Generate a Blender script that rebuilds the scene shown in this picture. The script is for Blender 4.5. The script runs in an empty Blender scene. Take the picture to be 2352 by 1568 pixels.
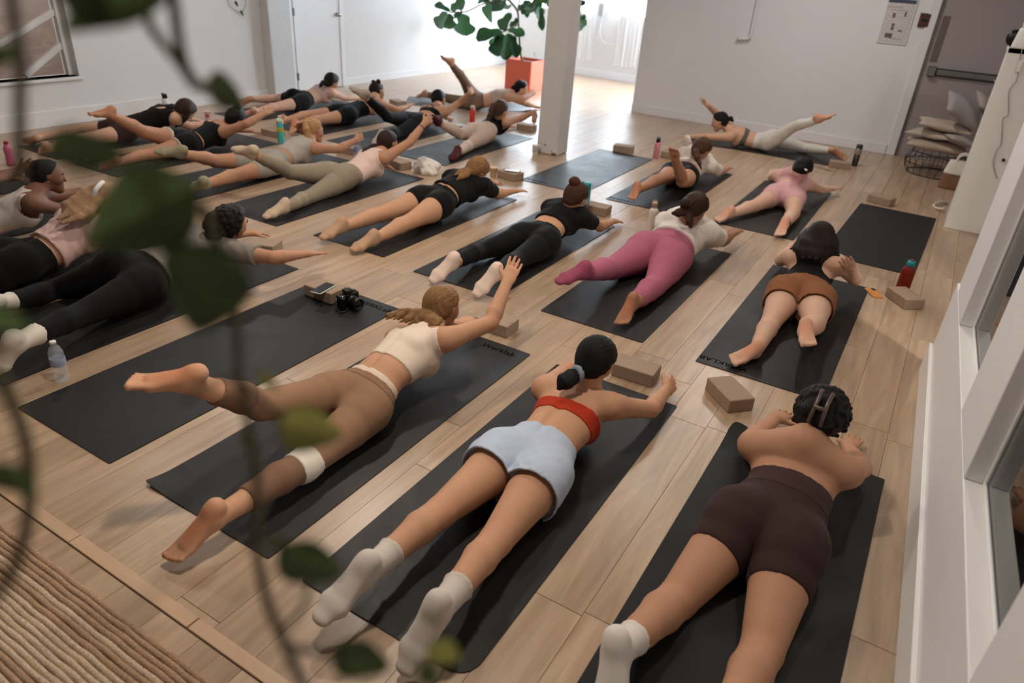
import bpy, bmesh, math, random
import numpy as np
from mathutils import Vector, Matrix
SC = bpy.context.scene
COL = SC.collection
# ------------------------------------------------------------------ camera, world, large lights, exposure
CAM_R = Vector((0.8522326, 0.51928393, 0.06359084)); CAM_U = Vector((-0.29392876, 0.37470652, 0.87931843)); CAM_W = Vector((-0.43278803, 0.76807501, -0.47196959))
cam_d = bpy.data.cameras.new('camera'); cam = bpy.data.objects.new('camera', cam_d); COL.objects.link(cam)
cam.matrix_world = Matrix(((CAM_R.x, CAM_U.x, -CAM_W.x, 0.0), (CAM_R.y, CAM_U.y, -CAM_W.y, 0.0), (CAM_R.z, CAM_U.z, -CAM_W.z, 1.8547), (0, 0, 0, 1)))
cam_d.sensor_width = 36.0; cam_d.lens = 36.0 * 1625.7 / 2352.0; cam_d.clip_start = 0.05; cam_d.clip_end = 100
cam_d.dof.use_dof = True; cam_d.dof.focus_distance = 3.3; cam_d.dof.aperture_fstop = 2.3
SC.camera = cam
SC.view_settings.view_transform = 'Standard'; SC.view_settings.look = 'None'; SC.view_settings.gamma = 1.0; SC.view_settings.use_curve_mapping = False
SC.view_settings.exposure = 0.0
wd = bpy.data.worlds.new('sky'); SC.world = wd; wd.use_nodes = True
bg = wd.node_tree.nodes['Background']; bg.inputs[0].default_value = (0.75, 0.86, 1.0, 1); bg.inputs[1].default_value = 12.0
def area_light(name, loc, size, power, color, rot=(0, 0, 0), spread=180):
    l = bpy.data.lights.new(name, 'AREA'); l.shape = 'RECTANGLE'; l.size, l.size_y = size; l.energy = power; l.color = color; l.spread = math.radians(spread)
    o = bpy.data.objects.new(name, l); COL.objects.link(o); o.location = loc; o.rotation_euler = rot; return o

# daylight entering through the rear windows and the side window of the alcove
DAY = (.76, .88, 1.0)
for lx, sx, pw in ((-7.08, 1.2, 2000), (-4.94, 1.2, 2500), (-2.15, 3.0, 4200)):
    area_light('daylight', (lx, 13.17, 1.95), (sx, 1.55), pw, DAY, (math.radians(90), 0, 0))
area_light('daylight', (2.97, 11.87, 1.65), (2.2, 2.2), 13000, DAY, (math.radians(90), 0, math.radians(-90)))
# warm ceiling lamps over the class, neutral ones by the back wall; fills added to brighten the next room and the corridor
WARM, NEUT = (1.0, .885, .76), (1.0, .95, .90)
for lx, ly, pw, c in ((-1.6, 1.7, 50, WARM), (.0, 4.4, 17, WARM), (-3.2, 3.6, 44, WARM), (-5.3, 3.0, 13, WARM), (-1.7, 6.1, 22, WARM), (-4.0, 5.6, 8, WARM), (-6.3, 4.9, 26, NEUT), (-1.6, 8.4, 36, NEUT), (2.0, 2.6, 110, NEUT), (-9.0, 4.0, 90, NEUT)):
    area_light('ceiling_lamp_and_fill', (lx, ly, 3.05), (.20, .20), pw, c)

# ------------------------------------------------------------------ human figures
def nrm(v):
    v = np.asarray(v, float); return v / (np.linalg.norm(v) + 1e-12)
def perp(v, axis):
    v = np.asarray(v, float); axis = nrm(axis); return nrm(v - axis * (v @ axis))
def smin(a, b, k):
    h = np.maximum(k - np.abs(a - b), 0.0) / k
    return np.minimum(a, b) - h * h * (k * 0.25)
class Grid:
    """axis aligned sampling grid in world metres"""
    def __init__(s, lo, hi, h):
        s.h = h; s.lo = np.asarray(lo, float); s.n = np.ceil((np.asarray(hi) - s.lo) / h).astype(int) + 1
        s.ax = [(s.lo[i] + h * np.arange(s.n[i])).astype(np.float32) for i in range(3)]
    def full(s, v=0.2): return np.full(tuple(s.n), v, np.float32)
    def box(s, lo, hi):
        a = np.clip(np.floor((np.asarray(lo) - s.lo) / s.h).astype(int), 0, s.n)
        b = np.clip(np.ceil((np.asarray(hi) - s.lo) / s.h).astype(int) + 1, 0, s.n)
        return tuple(slice(int(a[i]), int(b[i])) for i in range(3))
    def co(s, bx):
        return s.ax[0][bx[0]][:, None, None], s.ax[1][bx[1]][None, :, None], s.ax[2][bx[2]][None, None, :]
def ecap(X, Y, Z, a, b, lat, ra, rb):
    """distance to a tapering rounded bar with elliptical section (lateral, sagittal radii at both ends)"""
    a = np.asarray(a, float); b = np.asarray(b, float); d = b - a; L2 = float(d @ d) + 1e-12; ax = d / math.sqrt(L2)
    lat = np.asarray(lat, float); lat = lat - ax * (lat @ ax)
    lat = nrm(lat) if np.linalg.norm(lat) > 1e-6 else nrm(np.cross(ax, (0.3, 0.5, 0.8)))
    sag = np.cross(ax, lat)
    px, py, pz = X - np.float32(a[0]), Y - np.float32(a[1]), Z - np.float32(a[2])
    w = px * np.float32(ax[0]) + py * np.float32(ax[1]) + pz * np.float32(ax[2])
    L = math.sqrt(L2); t = np.clip(w / L, 0, 1)
    u = px * np.float32(lat[0]) + py * np.float32(lat[1]) + pz * np.float32(lat[2])
    v = px * np.float32(sag[0]) + py * np.float32(sag[1]) + pz * np.float32(sag[2])
    w = w - t * np.float32(L)
    rl = ra[0] + (rb[0] - ra[0]) * t; rs = ra[1] + (rb[1] - ra[1]) * t
    ca = ra[2] if len(ra) > 2 else min(ra); cb = rb[2] if len(rb) > 2 else min(rb)
    rc = np.where(w < 0, np.float32(ca), np.float32(cb))
    ul, vl, wl = u / rl, v / rs, w / rc
    k0 = np.sqrt(ul * ul + vl * vl + wl * wl)
    k1 = np.sqrt((ul / rl) ** 2 + (vl / rs) ** 2 + (wl / rc) ** 2) + 1e-6
    return (k0 * (k0 - 1.0) / k1).astype(np.float32)
def add_prims(g, F, prims):
    for p in prims:
        a, b, lat, ra, rb, k = p
        r = max(max(ra), max(rb)) + max(k, 0.02) + 2 * g.h
        lo = np.minimum(a, b) - r; hi = np.maximum(a, b) + r
        bx = g.box(lo, hi)
        if any(s_.stop <= s_.start for s_ in bx): continue
        d = ecap(*g.co(bx), a, b, lat, ra, rb)
        F[bx] = smin(F[bx], d, k)
def surf(F, g, bx=None):
    """naive surface nets -> verts, quads"""
    if bx is None: bx = (slice(0, g.n[0]), slice(0, g.n[1]), slice(0, g.n[2]))
    V = F
    ins = V < 0
    c = np.zeros(tuple(n - 1 for n in V.shape), np.uint8); i8 = ins.view(np.uint8)
    off = [(i, j, k) for i in (0, 1) for j in (0, 1) for k in (0, 1)]
    nx, ny, nz = V.shape
    for i, j, k in off: c += i8[i:nx - 1 + i, j:ny - 1 + j, k:nz - 1 + k]
    act = np.argwhere((c > 0) & (c < 8))
    if len(act) == 0: return np.zeros((0, 3)), np.zeros((0, 4), int)
    idx = np.full(c.shape, -1, np.int32); idx[act[:, 0], act[:, 1], act[:, 2]] = np.arange(len(act))
    cv = np.stack([V[act[:, 0] + i, act[:, 1] + j, act[:, 2] + k] for i, j, k in off], 1).astype(np.float64)
    acc = np.zeros((len(act), 3)); cnt = np.zeros(len(act))
    O = np.array(off, float)
    for e0 in range(8):
        for e1 in range(e0 + 1, 8):
            if abs(O[e0] - O[e1]).sum() != 1: continue
            a, b = cv[:, e0], cv[:, e1]; m = (a < 0) != (b < 0)
            t = a[m] / (a[m] - b[m]); acc[m] += O[e0] + (O[e1] - O[e0]) * t[:, None]; cnt[m] += 1
    P = act + acc / cnt[:, None]
    org = np.array([g.ax[i][bx[i]][0] for i in range(3)], float)
    P = P * g.h + org
    quads = []
    for axis in range(3):
        sl0 = [slice(None)] * 3; sl1 = [slice(None)] * 3
        sl0[axis] = slice(0, -1); sl1[axis] = slice(1, None)
        a = ins[tuple(sl0)]; b = ins[tuple(sl1)]
        e = np.argwhere(a != b)
        o1, o2 = [(1, 2), (2, 0), (0, 1)][axis]
        ok = (e[:, o1] > 0) & (e[:, o2] > 0) & (e[:, o1] < V.shape[o1] - 1) & (e[:, o2] < V.shape[o2] - 1)
        e = e[ok]; fl = a[e[:, 0], e[:, 1], e[:, 2]]
        def cell(d1, d2):
            q = e.copy(); q[:, o1] -= d1; q[:, o2] -= d2
            return idx[q[:, 0], q[:, 1], q[:, 2]]
        q = np.stack([cell(1, 1), cell(0, 1), cell(0, 0), cell(1, 0)], 1)
        q[~fl] = q[~fl][:, ::-1]
        quads.append(q)
    Q = np.concatenate(quads); Q = Q[(Q >= 0).all(1)]
    return P, Q
def np_mesh(name, P, Q, mat, smooth=True):
    me = bpy.data.meshes.new(name)
    me.vertices.add(len(P)); me.vertices.foreach_set('co', np.asarray(P, np.float32).ravel())
    nq = len(Q); me.loops.add(nq * 4); me.loops.foreach_set('vertex_index', np.asarray(Q, np.int32).ravel())
    me.polygons.add(nq); me.polygons.foreach_set('loop_start', np.arange(0, nq * 4, 4, dtype=np.int32))
    try: me.polygons.foreach_set('loop_total', np.full(nq, 4, np.int32))
    except Exception: pass
    me.update(calc_edges=True)
    if smooth: me.polygons.foreach_set('use_smooth', np.ones(nq, bool))
    if mat: me.materials.append(mat)
    me.validate()
    return me
def link_mesh(name, me, parent=None, at=None):
    o = bpy.data.objects.new(name, me); COL.objects.link(o)
    if at is not None:
        me.transform(Matrix.Translation(-Vector(at)))
        o.location = at
    if parent is not None:
        o.parent = parent
    return o

class Body:
    def __init__(s, J, h=0.008, girth=1.0, face=None, hands=None, hip=1.0, floor=0.0068, yawface=0, pitchface=-22, bust=1.0, sock=()):
        s.J = {k: np.array(v, float) for k, v in J.items()}; J = s.J; s.h = h; s.floor = floor
        gq = girth
        pts = np.array(list(J.values()))
        g = s.g = Grid(pts.min(0) - 0.17, pts.max(0) + 0.17, h)
        up = np.array([0, 0, 1.0])
        ax = nrm(J['nec'] - J['pel']); s.fwd = nrm([ax[0], ax[1], 0])
        hl = nrm(J['hipR'] - J['hipL']); sl = nrm(J['shoR'] - J['shoL'])
        s.hl, s.sl = hl, sl
        dors = lambda axis, lat: nrm(np.cross(lat, axis))          # towards the back of the body
        pel, wai, che, nec, hea = (J[k] for k in ('pel', 'wai', 'che', 'nec', 'hea'))
        s.d_pel = dors(wai - pel, hl); s.d_che = dors(nec - che, sl); s.d_wai = nrm(s.d_pel + s.d_che)
        ml = nrm(hl + sl)
        hm = (J['hipL'] + J['hipR']) / 2
        T = g.full()
        up_c = che * 0.35 + nec * 0.65
        pr = [(hm, pel, hl, (.135 * gq * hip, .088 * gq), (.15 * gq * hip, .098 * gq), .02),
              (pel, wai, ml, (.150 * gq * hip, .099 * gq), (.123 * gq, .088 * gq), .014),
              (wai, che, ml, (.123 * gq, .088 * gq), (.143 * gq, .102 * gq), .014),
              (che, up_c, sl, (.143 * gq, .102 * gq), (.130 * gq, .076 * gq), .014),
              (up_c, nec, sl, (.1 * gq, .062 * gq), (.052, .05), .03)]
        sm = (J['shoL'] + J['shoR']) / 2
        for sd in 'LR':
            sg = -1 if sd == 'L' else 1
            sh = J['sho' + sd]
            pr += [(nec - s.d_che * .015, sh * .8 + sm * .2, s.d_che, (.04 * gq, .05), (.04 * gq, .045), .035),       # trapezius
                   (che + sl * sg * .075 + s.d_che * .055 - ax * .0, up_c + sl * sg * .1 + s.d_che * .02, sl, (.045, .03), (.045, .03), .03),  # shoulder blade
                   (che + sl * sg * .07 - s.d_che * .055, che + sl * sg * .068 - s.d_che * .07 * bust, sl, (.06, .06), (.055, .055), .03)]
        add_prims(g, T, pr)
        # furrow of the spine
        def sub(F, a, b, r, k):
            bx = g.box(np.minimum(a, b) - r - k - .02, np.maximum(a, b) + r + k + .02)
            d = -ecap(*g.co(bx), a, b, (1, 0, 0), (r, r), (r, r))
            F[bx] = -smin(-F[bx], -d, k)
        sub(T, wai * .55 + pel * .45 + s.d_wai * (.092 * gq + .014), che + s.d_che * (.1 * gq + .021), .014, .03)
        s.T = T
        s.leg, s.arm = {}, {}
        s.foot = {}
        for sd in 'LR':
            sg = -1 if sd == 'L' else 1
            F = g.full(); hp, kn, an, to = (J[k + sd] for k in ('hip', 'kne', 'ank', 'toe'))
            th = nrm(kn - hp); shn = nrm(an - kn)
            bk_t = perp(s.d_pel, th); bk_s = perp(bk_t + nrm(kn - hp) * 0 + (up * .3 if abs(shn[2]) < .8 else 0), shn)
            if np.dot(th, shn) < .8: bk_s = perp(-th, shn) if np.dot(-th, shn) < .95 else bk_s
            lt = np.cross(th, bk_t); lt = lt * np.sign(lt @ hl)
            ls = np.cross(shn, bk_s); ls = ls * np.sign(ls @ hl)
            gt = gq * hip
            m1 = hp + (kn - hp) * .35; m2 = kn + (an - kn) * .3; m3 = kn + (an - kn) * .62
            out = hl * sg
            P_ = [(hp + out * .012 + s.d_pel * .028 * gt, hp + th * .05 + out * .008 + s.d_pel * .026 * gt, hl, (.088 * gt, .078 * gt), (.086 * gt, .076 * gt), .03),  # buttock
                  (hp + out * .006, m1, lt, (.086 * gt, .086 * gt), (.080 * gt, .081 * gt), .03),
                  (m1, kn, lt, (.080 * gt, .081 * gt), (.056 * gq, .055 * gq), .012),
                  (kn - bk_t * .010, kn - bk_t * .010 + th * .01, lt, (.044 * gq, .044 * gq), (.044 * gq, .044 * gq), .02),
                  (kn, m2 + bk_s * .006, ls, (.055 * gq, .054 * gq), (.055 * gq, .056 * gq), .012),
                  (m2 + bk_s * .006, m3, ls, (.055 * gq, .056 * gq), (.043 * gq, .044 * gq), .012),
                  (m3, an, ls, (.043 * gq, .044 * gq), (.033, .036), .012)]
            fd = nrm(to - an); so = perp(bk_s + shn * (.9 if fd @ shn < .75 else .35), fd)
            fl = nrm(np.cross(fd, so)); fl = fl * np.sign(fl @ hl) ; 
            ffl = .19 / .19
            heel = an - fd * .035 + so * .035; ball = an + fd * .118 + so * .012; tip = to
            big = -fl * sg                                                    # big toe on the inner side
            P_ += [(heel, heel + fd * .02, fl, (.027, .03, .026), (.028, .03), .02),
                   (an, heel, fl, (.031, .034), (.024, .026), .022),
                   (heel + fd * .01, ball, fl, (.027, .024), (.041, .017, .02), .022),
                   (an + fd * .01, ball - so * .012, fl, (.03, .03), (.036, .014), .025)]
            s.foot[sd] = (an, fd, so, fl)
            if sd not in sock:
                for i, (lx, le, r) in enumerate(((.0275, .062, .0128), (.0095, .061, .0092), (-.0065, .055, .0088), (-.0215, .047, .0084), (-.0345, .038, .0082))):
                    b0 = ball + big * lx * 1.05; e0 = b0 + fd * le + so * .006
                    P_.append((b0 - fd * .01, e0, fl, (r * 1.05, r), (r * .9, r * .9), .004))
                    P_.append((e0, e0 + so * .002, fl, (r * 1.1, r * 1.12), (r * 1.1, r), .003))
            else:
                P_.append((ball, ball + fd * .052, fl, (.041, .017), (.030, .013, .018), .02))
            add_prims(g, F, P_)
            s.leg[sd] = F
            # arm
            F = g.full(); sh, el, wr, tp = (J[k + sd] for k in ('sho', 'elb', 'wri', 'tip'))
            ua = nrm(el - sh); fa = nrm(wr - el); hd = nrm(tp - wr)
            q = gq ** .8
            m1 = el + fa * .06
            P_ = [(sh, sh + ua * .05, s.d_che, (.056 * q, .056 * q), (.05 * q, .05 * q), .03),
                  (sh, el, s.d_che, (.050 * q, .050 * q), (.038 * q, .039 * q), .02),
                  (el, m1, s.d_che, (.038 * q, .038 * q), (.041 * q, .038 * q), .012)]
            pn = (hands or {}).get(sd)
            pn = perp(pn if pn is not None else (0, 0, -1), hd)              # palm normal
            hlat = nrm(np.cross(pn, hd)) * (1 if sd == 'L' else -1)          # thumb side
            P_ += [(m1, wr, hlat, (.041 * q, .038 * q), (.028, .022), .012)]
            k0 = wr + hd * .082
            P_ += [(wr, wr + hd * .03, hlat, (.027, .02), (.035, .016), .015),
                   (wr + hd * .025, k0, hlat, (.034, .015), (.039, .0125), .014),
                   (wr + hd * .03 + hlat * .018 + pn * .006, wr + hd * .055 + hlat * .024 + pn * .006, hlat, (.016, .013), (.014, .012), .014)]
            curl = (hands or {}).get('curl' + sd, .25)
            for i, (lx, le, r) in enumerate(((.0285, .070, .0084), (.0095, .079, .0087), (-.0095, .074, .0083), (-.0280, .058, .0074))):
                spread = (lx / .03) * .10
                d1 = nrm(hd + hlat * spread + pn * curl * .5); d2 = nrm(hd + hlat * spread + pn * curl * 1.6)
                b0 = k0 + hlat * lx - hd * (abs(lx) * .25) - hd * .01
                b1 = b0 + d1 * (le * .52 + .01); b2 = b1 + d2 * le * .5
                P_ += [(b0, b1, hlat, (r, r), (r * .97, r * .97), .006), (b1, b2, hlat, (r * .97, r * .97), (r * .82, r * .8), .004)]
            tb = wr + hd * .03 + hlat * .03 + pn * .006
            t1 = tb + nrm(hd * .75 + hlat * .7 + pn * .25) * .036; t2 = t1 + nrm(hd * .95 + hlat * .35 + pn * .2) * .03
            P_ += [(tb, t1, hd, (.0115, .0115), (.0098, .0098), .010), (t1, t2, hd, (.0098, .0098), (.0082, .0082), .004)]
            add_prims(g, F, P_)
            s.arm[sd] = F
        # head
        f0 = face if face is not None else None
        if f0 is None:
            y = math.radians(yawface); f0 = np.array([s.fwd[0] * math.cos(y) - s.fwd[1] * math.sin(y), s.fwd[0] * math.sin(y) + s.fwd[1] * math.cos(y), math.tan(math.radians(pitchface))])
        fd = nrm(f0); ud = perp(up * .9 + nrm(hea - nec) * .5, fd); ld = nrm(np.cross(fd, ud))
        s.head = (hea, fd, ud, ld)
        H = g.full()
        def q(l, f, u): return hea + ld * l + fd * f + ud * u
        P_ = [(nec, hea - fd * .025 - ud * .045, sl, (.054 * gq ** .5, .053), (.05, .05), .02),
              (q(0, -.018, .018), q(0, .012, .018), ld, (.072, .082, .075), (.07, .080, .075), .02),
              (q(0, .035, -.005), q(0, .045, -.055), ld, (.062, .05), (.046, .045), .03),
              (q(0, .062, -.085), q(0, .066, -.09), ld, (.026, .022), (.022, .02), .03),
              (q(0, .09, .012), q(0, .106, -.026), ld, (.007, .007), (.011, .009), .012),
              (q(0, .083, -.052), q(0, .084, -.054), ld, (.019, .008, .008), (.019, .008, .008), .006),
              (q(-.03, .078, .022), q(.03, .078, .022), ud, (.008, .01), (.008, .01), .015)]
        for sg in (-1, 1):
            P_ += [(q(sg * .074, -.008, -.012), q(sg * .078, -.014, .012), fd, (.016, .007), (.018, .008), .006),
                   (q(sg * .04, .058, -.02), q(sg * .045, .05, -.025), ld, (.022, .02), (.02, .02), .02)]
        add_prims(g, H, P_)
        for sg in (-1, 1):
            a = q(sg * .031, .093, .002); sub(H, a, a + ld * .004, .011, .012)
        s.H = H
        # union: every limb blends with the trunk, limbs stay apart from each other
        D = T.copy()
        def join(F, k):
            nonlocal D
            m = np.argwhere(F < .19)
            lo = m.min(0); hi = m.max(0) + 1
            bx = tuple(slice(int(a), int(b)) for a, b in zip(lo, hi))
            D[bx] = np.minimum(D[bx], smin(T[bx], F[bx], k))
        for sd in 'LR': join(s.leg[sd], .035); join(s.arm[sd], .045)
        join(H, .03)
        Z = g.ax[2][None, None, :]
        D = -smin(-D, -(np.float32(floor) - Z + 0 * D), .006)
        s.D = D
    def spine(s, u):
        c = [s.J['hipL'] * .5 + s.J['hipR'] * .5, s.J['pel'], s.J['wai'], s.J['che'], s.J['nec']]
        u += 1; i = int(min(max(math.floor(u), 0), 3)); t = u - i
        a, b = c[i], c[i + 1]; p = a + (b - a) * t
        if 0 < i: d0 = nrm(b - c[i - 1])
        else: d0 = nrm(b - a)
        d1 = nrm(c[min(i + 2, 4)] - a)
        return p, nrm(d0 * (1 - t) + d1 * t)
    def limb(s, names, sd, t):
        c = [s.J[n + sd] for n in names]; i = int(min(max(math.floor(t), 0), len(c) - 2)); f = t - i
        return c[i] + (c[i + 1] - c[i]) * f, nrm(c[i + 1] - c[i])
    def legp(s, sd, t): return s.limb(('hip', 'kne', 'ank', 'toe'), sd, t)
    def armp(s, sd, t): return s.limb(('sho', 'elb', 'wri', 'tip'), sd, t)
    def plane(s, bx, p, d):
        X, Y, Z = s.g.co(bx); return (X - p[0]) * np.float32(d[0]) + (Y - p[1]) * np.float32(d[1]) + (Z - p[2]) * np.float32(d[2])
    def bbox(s, pts, pad):
        pts = np.array(pts); return s.g.box(pts.min(0) - pad, pts.max(0) + pad)
    def sides(s, bx): return s.leg['L'][bx] < s.leg['R'][bx]
    def wrinkle(s, bx, amp, fr, seed=0):
        X, Y, Z = s.g.co(bx)
        a = np.sin((X * .7 + Y * 1.6) * fr + 2.3 * np.sin(X * fr * .37 + seed) + seed) * np.sin(X * fr * .5 + Y * fr * .21 + Z * fr * .6 + seed * 2)
        b = np.sin(X * fr * 1.7 - Y * fr * .9 + 3 * np.sin(Y * fr * .3 + seed))
        return (amp * (a * .7 + b * .3)).astype(np.float32)
    def bottoms(s, u_top, tl, tr, th=.004, flare=0.0, u_bot=None, wr=0.0, seed=0):
        J = s.J; pts = [s.spine(u_top)[0], J['hipL'], J['hipR'], s.legp('L', tl)[0], s.legp('R', tr)[0], s.legp('L', min(tl, 1))[0], s.legp('R', min(tr, 1))[0]]
        bx = s.bbox(pts, .2)
        p, d = s.spine(u_top); g = s.plane(bx, p, d)
        pl = s.plane(bx, *s.legp('L', tl)); pr = s.plane(bx, *s.legp('R', tr))
        lm = s.sides(bx); leg = np.where(lm, pl, pr)
        near = np.where(lm, s.leg['L'][bx], s.leg['R'][bx])
        g = np.maximum(g, leg)
        D = s.D[bx]
        t = th
        if flare:
            hm = (J['hipL'] + J['hipR']) / 2
            dist = np.clip((leg + .22) / .22, 0, 1); t = th + flare * dist * dist
        if wr: t = t + s.wrinkle(bx, wr, 55, seed)
        arms = np.minimum(s.arm['L'][bx], s.arm['R'][bx])
        F = np.maximum(D - t, g); F = np.maximum(F, .012 - arms)
        if flare: F = np.maximum(F, np.where(leg > -.03, (t - 1.3 * s.h) - D, -1))
        F = -smin(-F, -(np.float32(s.floor + .0006) - s.g.ax[2][bx[2]][None, None, :] + 0 * F), .004)
        return surf(F, s.g, bx)
    def top(s, u_bot, sleeve=None, u_up=None, th=.005, neck=.075, neck_off=0.0, wr=0.0, loose=0.0, seed=0, scoop=None, holes=(), tuck=None):
        """trunk garment: from the plane u_bot upwards; sleeve = arm parameter of the hem or None"""
        J = s.J; p0, d0 = s.spine(u_bot)
        pts = [p0, J['nec'], J['shoL'], J['shoR']] + ([s.armp(a, sleeve)[0] for a in 'LR'] if sleeve else [])
        bx = s.bbox(pts, .2)
        g = -s.plane(bx, p0, d0)
        T = s.T[bx]; arms = np.where(s.arm['L'][bx] < s.arm['R'][bx], s.plane(bx, *s.armp('L', sleeve or .0)), s.plane(bx, *s.armp('R', sleeve or .0)))
        am = np.minimum(s.arm['L'][bx], s.arm['R'][bx])
        if sleeve: g = np.maximum(g, np.where(am < T + .02, arms, -1))
        else: g = np.maximum(g, np.where(am < T + .04, np.maximum(arms + (scoop or .0), (T - am) * .7 + arms * .3), -1))
        if u_up is not None:
            p, d = s.spine(u_up); g = np.maximum(g, s.plane(bx, p, d))
        X, Y, Z = s.g.co(bx)
        if neck:
            c = J['nec'] + nrm(J['nec'] - J['che']) * (.035 + neck_off)
            g = np.maximum(g, neck - np.sqrt((X - c[0]) ** 2 + (Y - c[1]) ** 2 + (Z - c[2]) ** 2))
        for (u, l, r) in holes:
            c = s.back(u, l); g = np.maximum(g, r - np.sqrt((X - c[0]) ** 2 + (Y - c[1]) ** 2 + (Z - c[2]) ** 2))
        g = np.maximum(g, np.where(s.H[bx] < T - .01, .02, -1))
        t = th
        if loose:
            t = t + loose * np.clip(1 - (-g) / .18, 0, 1)
        if wr: t = t + s.wrinkle(bx, wr, 60, seed)
        F = np.maximum(s.D[bx] - t, g)
        F = -smin(-F, -(np.float32(s.floor + .0006) - Z + 0 * F), .004)
        return surf(F, s.g, bx)
    def back(s, u, l):
        """point on the skin of the back at spine parameter u, l metres to the right"""
        p, d = s.spine(u); lat = nrm(s.hl * max(0, 1.5 - u) + s.sl * max(0.001, u - .5)); dr = nrm(np.cross(lat, d))
        a = p + lat * l + dr * .16
        for i in range(60):
            q = np.round((a - s.g.lo) / s.g.h).astype(int)
            if (q < 0).any() or (q >= s.g.n).any(): break
            if s.D[q[0], q[1], q[2]] < .002: break
            a = a - dr * .004
        return a
    def band(s, u0, u1, th=.005):
        p0, d0 = s.spine(u0); p1, d1 = s.spine(u1); bx = s.bbox([p0, p1], .24)
        g = np.maximum(-s.plane(bx, p0, d0), s.plane(bx, p1, d1))
        am = np.minimum(s.arm['L'][bx], s.arm['R'][bx])
        g = np.maximum(g, (s.T[bx] - am - .012))
        F = np.maximum(s.D[bx] - th, g)
        return surf(F, s.g, bx)
    def straps(s, lines, w=.009, th=.004):
        pts = [[s.back(u, l) for u, l in ln] for ln in lines]
        bx = s.bbox([p for l in pts for p in l], .06)
        G = np.full(s.D[bx].shape, .2, np.float32); co = s.g.co(bx)
        for l in pts:
            for a, b in zip(l[:-1], l[1:]): G = np.minimum(G, ecap(*co, a, b, (1, 0, 0), (w, w), (w, w)))
        return surf(np.maximum(s.D[bx] - th, G), s.g, bx)
    def legband(s, sd, t0, t1, th=.007):
        p0, d0 = s.legp(sd, t0); p1, d1 = s.legp(sd, t1); bx = s.bbox([p0, p1], .13)
        g = np.maximum(-s.plane(bx, p0, d0), s.plane(bx, p1, d1))
        oth = 'R' if sd == 'L' else 'L'
        g = np.maximum(g, s.leg[sd][bx] - s.leg[oth][bx])
        F = np.maximum(s.leg[sd][bx] - th, g)
        F = np.maximum(F, np.float32(s.floor + .0006) - s.g.ax[2][bx[2]][None, None, :])
        return surf(F, s.g, bx)
    def sockm(s, sd, t0, th=.005):
        p0, d0 = s.legp(sd, t0); J = s.J; bx = s.bbox([p0, J['ank' + sd], J['toe' + sd]], .11)
        g = -s.plane(bx, p0, d0)
        oth = 'R' if sd == 'L' else 'L'
        g = np.maximum(g, s.leg[sd][bx] - s.leg[oth][bx])
        pl_ = s.plane(bx, p0, d0); rib = np.where(pl_ < .07, .0006 * np.sin(pl_ * 520) + .0022 * (pl_ < .016), 0)
        F = np.maximum(s.leg[sd][bx] - th - rib.astype(np.float32), g)
        F = np.maximum(F, np.float32(s.floor + .0004) - s.g.ax[2][bx[2]][None, None, :])
        return surf(F, s.g, bx)
    def body(s): return surf(s.D, s.g)
    def hair(s, h=None, style=None, tails=(), buns=(), low=.0, vol=.012, cut=.038, curls=0):
        """cap of hair over the skull plus tails [(points in head frame l,f,u or absolute), radii] and buns"""
        hea, fd, ud, ld = s.head; h = h or s.h
        q = lambda l, f, u: hea + ld * l + fd * f + ud * u
        pts = [q(a, b, c) for a in (-.12, .12) for b in (-.14, .12) for c in (-.12, .14)]
        tl = []
        for line, rad in tails:
            L = [q(*p[:3]) if len(p) == 3 else hea + ld * p[1] + s.fwd * p[2] + np.array([0, 0, 1.]) * p[3] for p in line]
            if len(rad) != len(L): rad = np.interp(np.linspace(0, 1, len(L)), np.linspace(0, 1, len(rad)), rad)
            tl.append((L, rad)); pts += L
        pts = np.array(pts); g = Grid(pts.min(0) - .06, pts.max(0) + .06, h)
        F = g.full()
        add_prims(g, F, [(q(0, -.02, .02), q(0, .008, .022), ld, (.074 + vol, .084 + vol, .077 + vol), (.072 + vol, .082 + vol, .077 + vol), .01),
                         (q(0, -.045, -.02), q(0, -.05, -.05 - low), ld, (.058 + vol * .5, .04), (.046 + vol * .5, .036), .03)])
        X, Y, Z = g.ax[0][:, None, None], g.ax[1][None, :, None], g.ax[2][None, None, :]
        rel = lambda v: (X - hea[0]) * np.float32(v[0]) + (Y - hea[1]) * np.float32(v[1]) + (Z - hea[2]) * np.float32(v[2])
        f_, u_, l_ = rel(fd), rel(ud), np.abs(rel(ld))
        cutf = np.maximum(f_ * .80 - (u_ - .055) * .60 - cut, (f_ + .012 - np.maximum(u_ - .012, 0) * 2.2) * .6 - np.maximum(.0, .0))
        F = -smin(-F, -cutf.astype(np.float32), .012)
        wob = (  .0007 * np.sin(rel(ld) * 260 + 2 * np.sin(u_ * 50)) * np.sin(f_ * 40 + 1)).astype(np.float32)
        F = F + wob
        prims = []
        if curls:
            rc_ = random.Random(curls)
            for _ in range(130):
                v = nrm([rc_.gauss(0, 1), rc_.gauss(-.5, .8), rc_.gauss(.25, .9)])
                if v[1] > .25: continue
                rr_ = rc_.uniform(.009, .015); c = q(v[0] * (.072 + vol), v[1] * (.09 + vol) - .008, v[2] * (.080 + vol) + .02); prims.append((c, c + ld * .004, ud, (rr_, rr_, rr_), (rr_, rr_, rr_), .005))
        for (l, f, u, r) in buns:
            c = q(l, f, u); prims.append((c, c + ud * .005, ld, (r, r, r * .9), (r * .95, r * .95, r * .85), .008))
        for L, rad in tl:
            for i in range(len(L) - 1): prims.append((L[i], L[i + 1], ld, (rad[i], rad[i] * .8), (rad[i + 1], rad[i + 1] * .8), .012))
        add_prims(g, F, prims)
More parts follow.
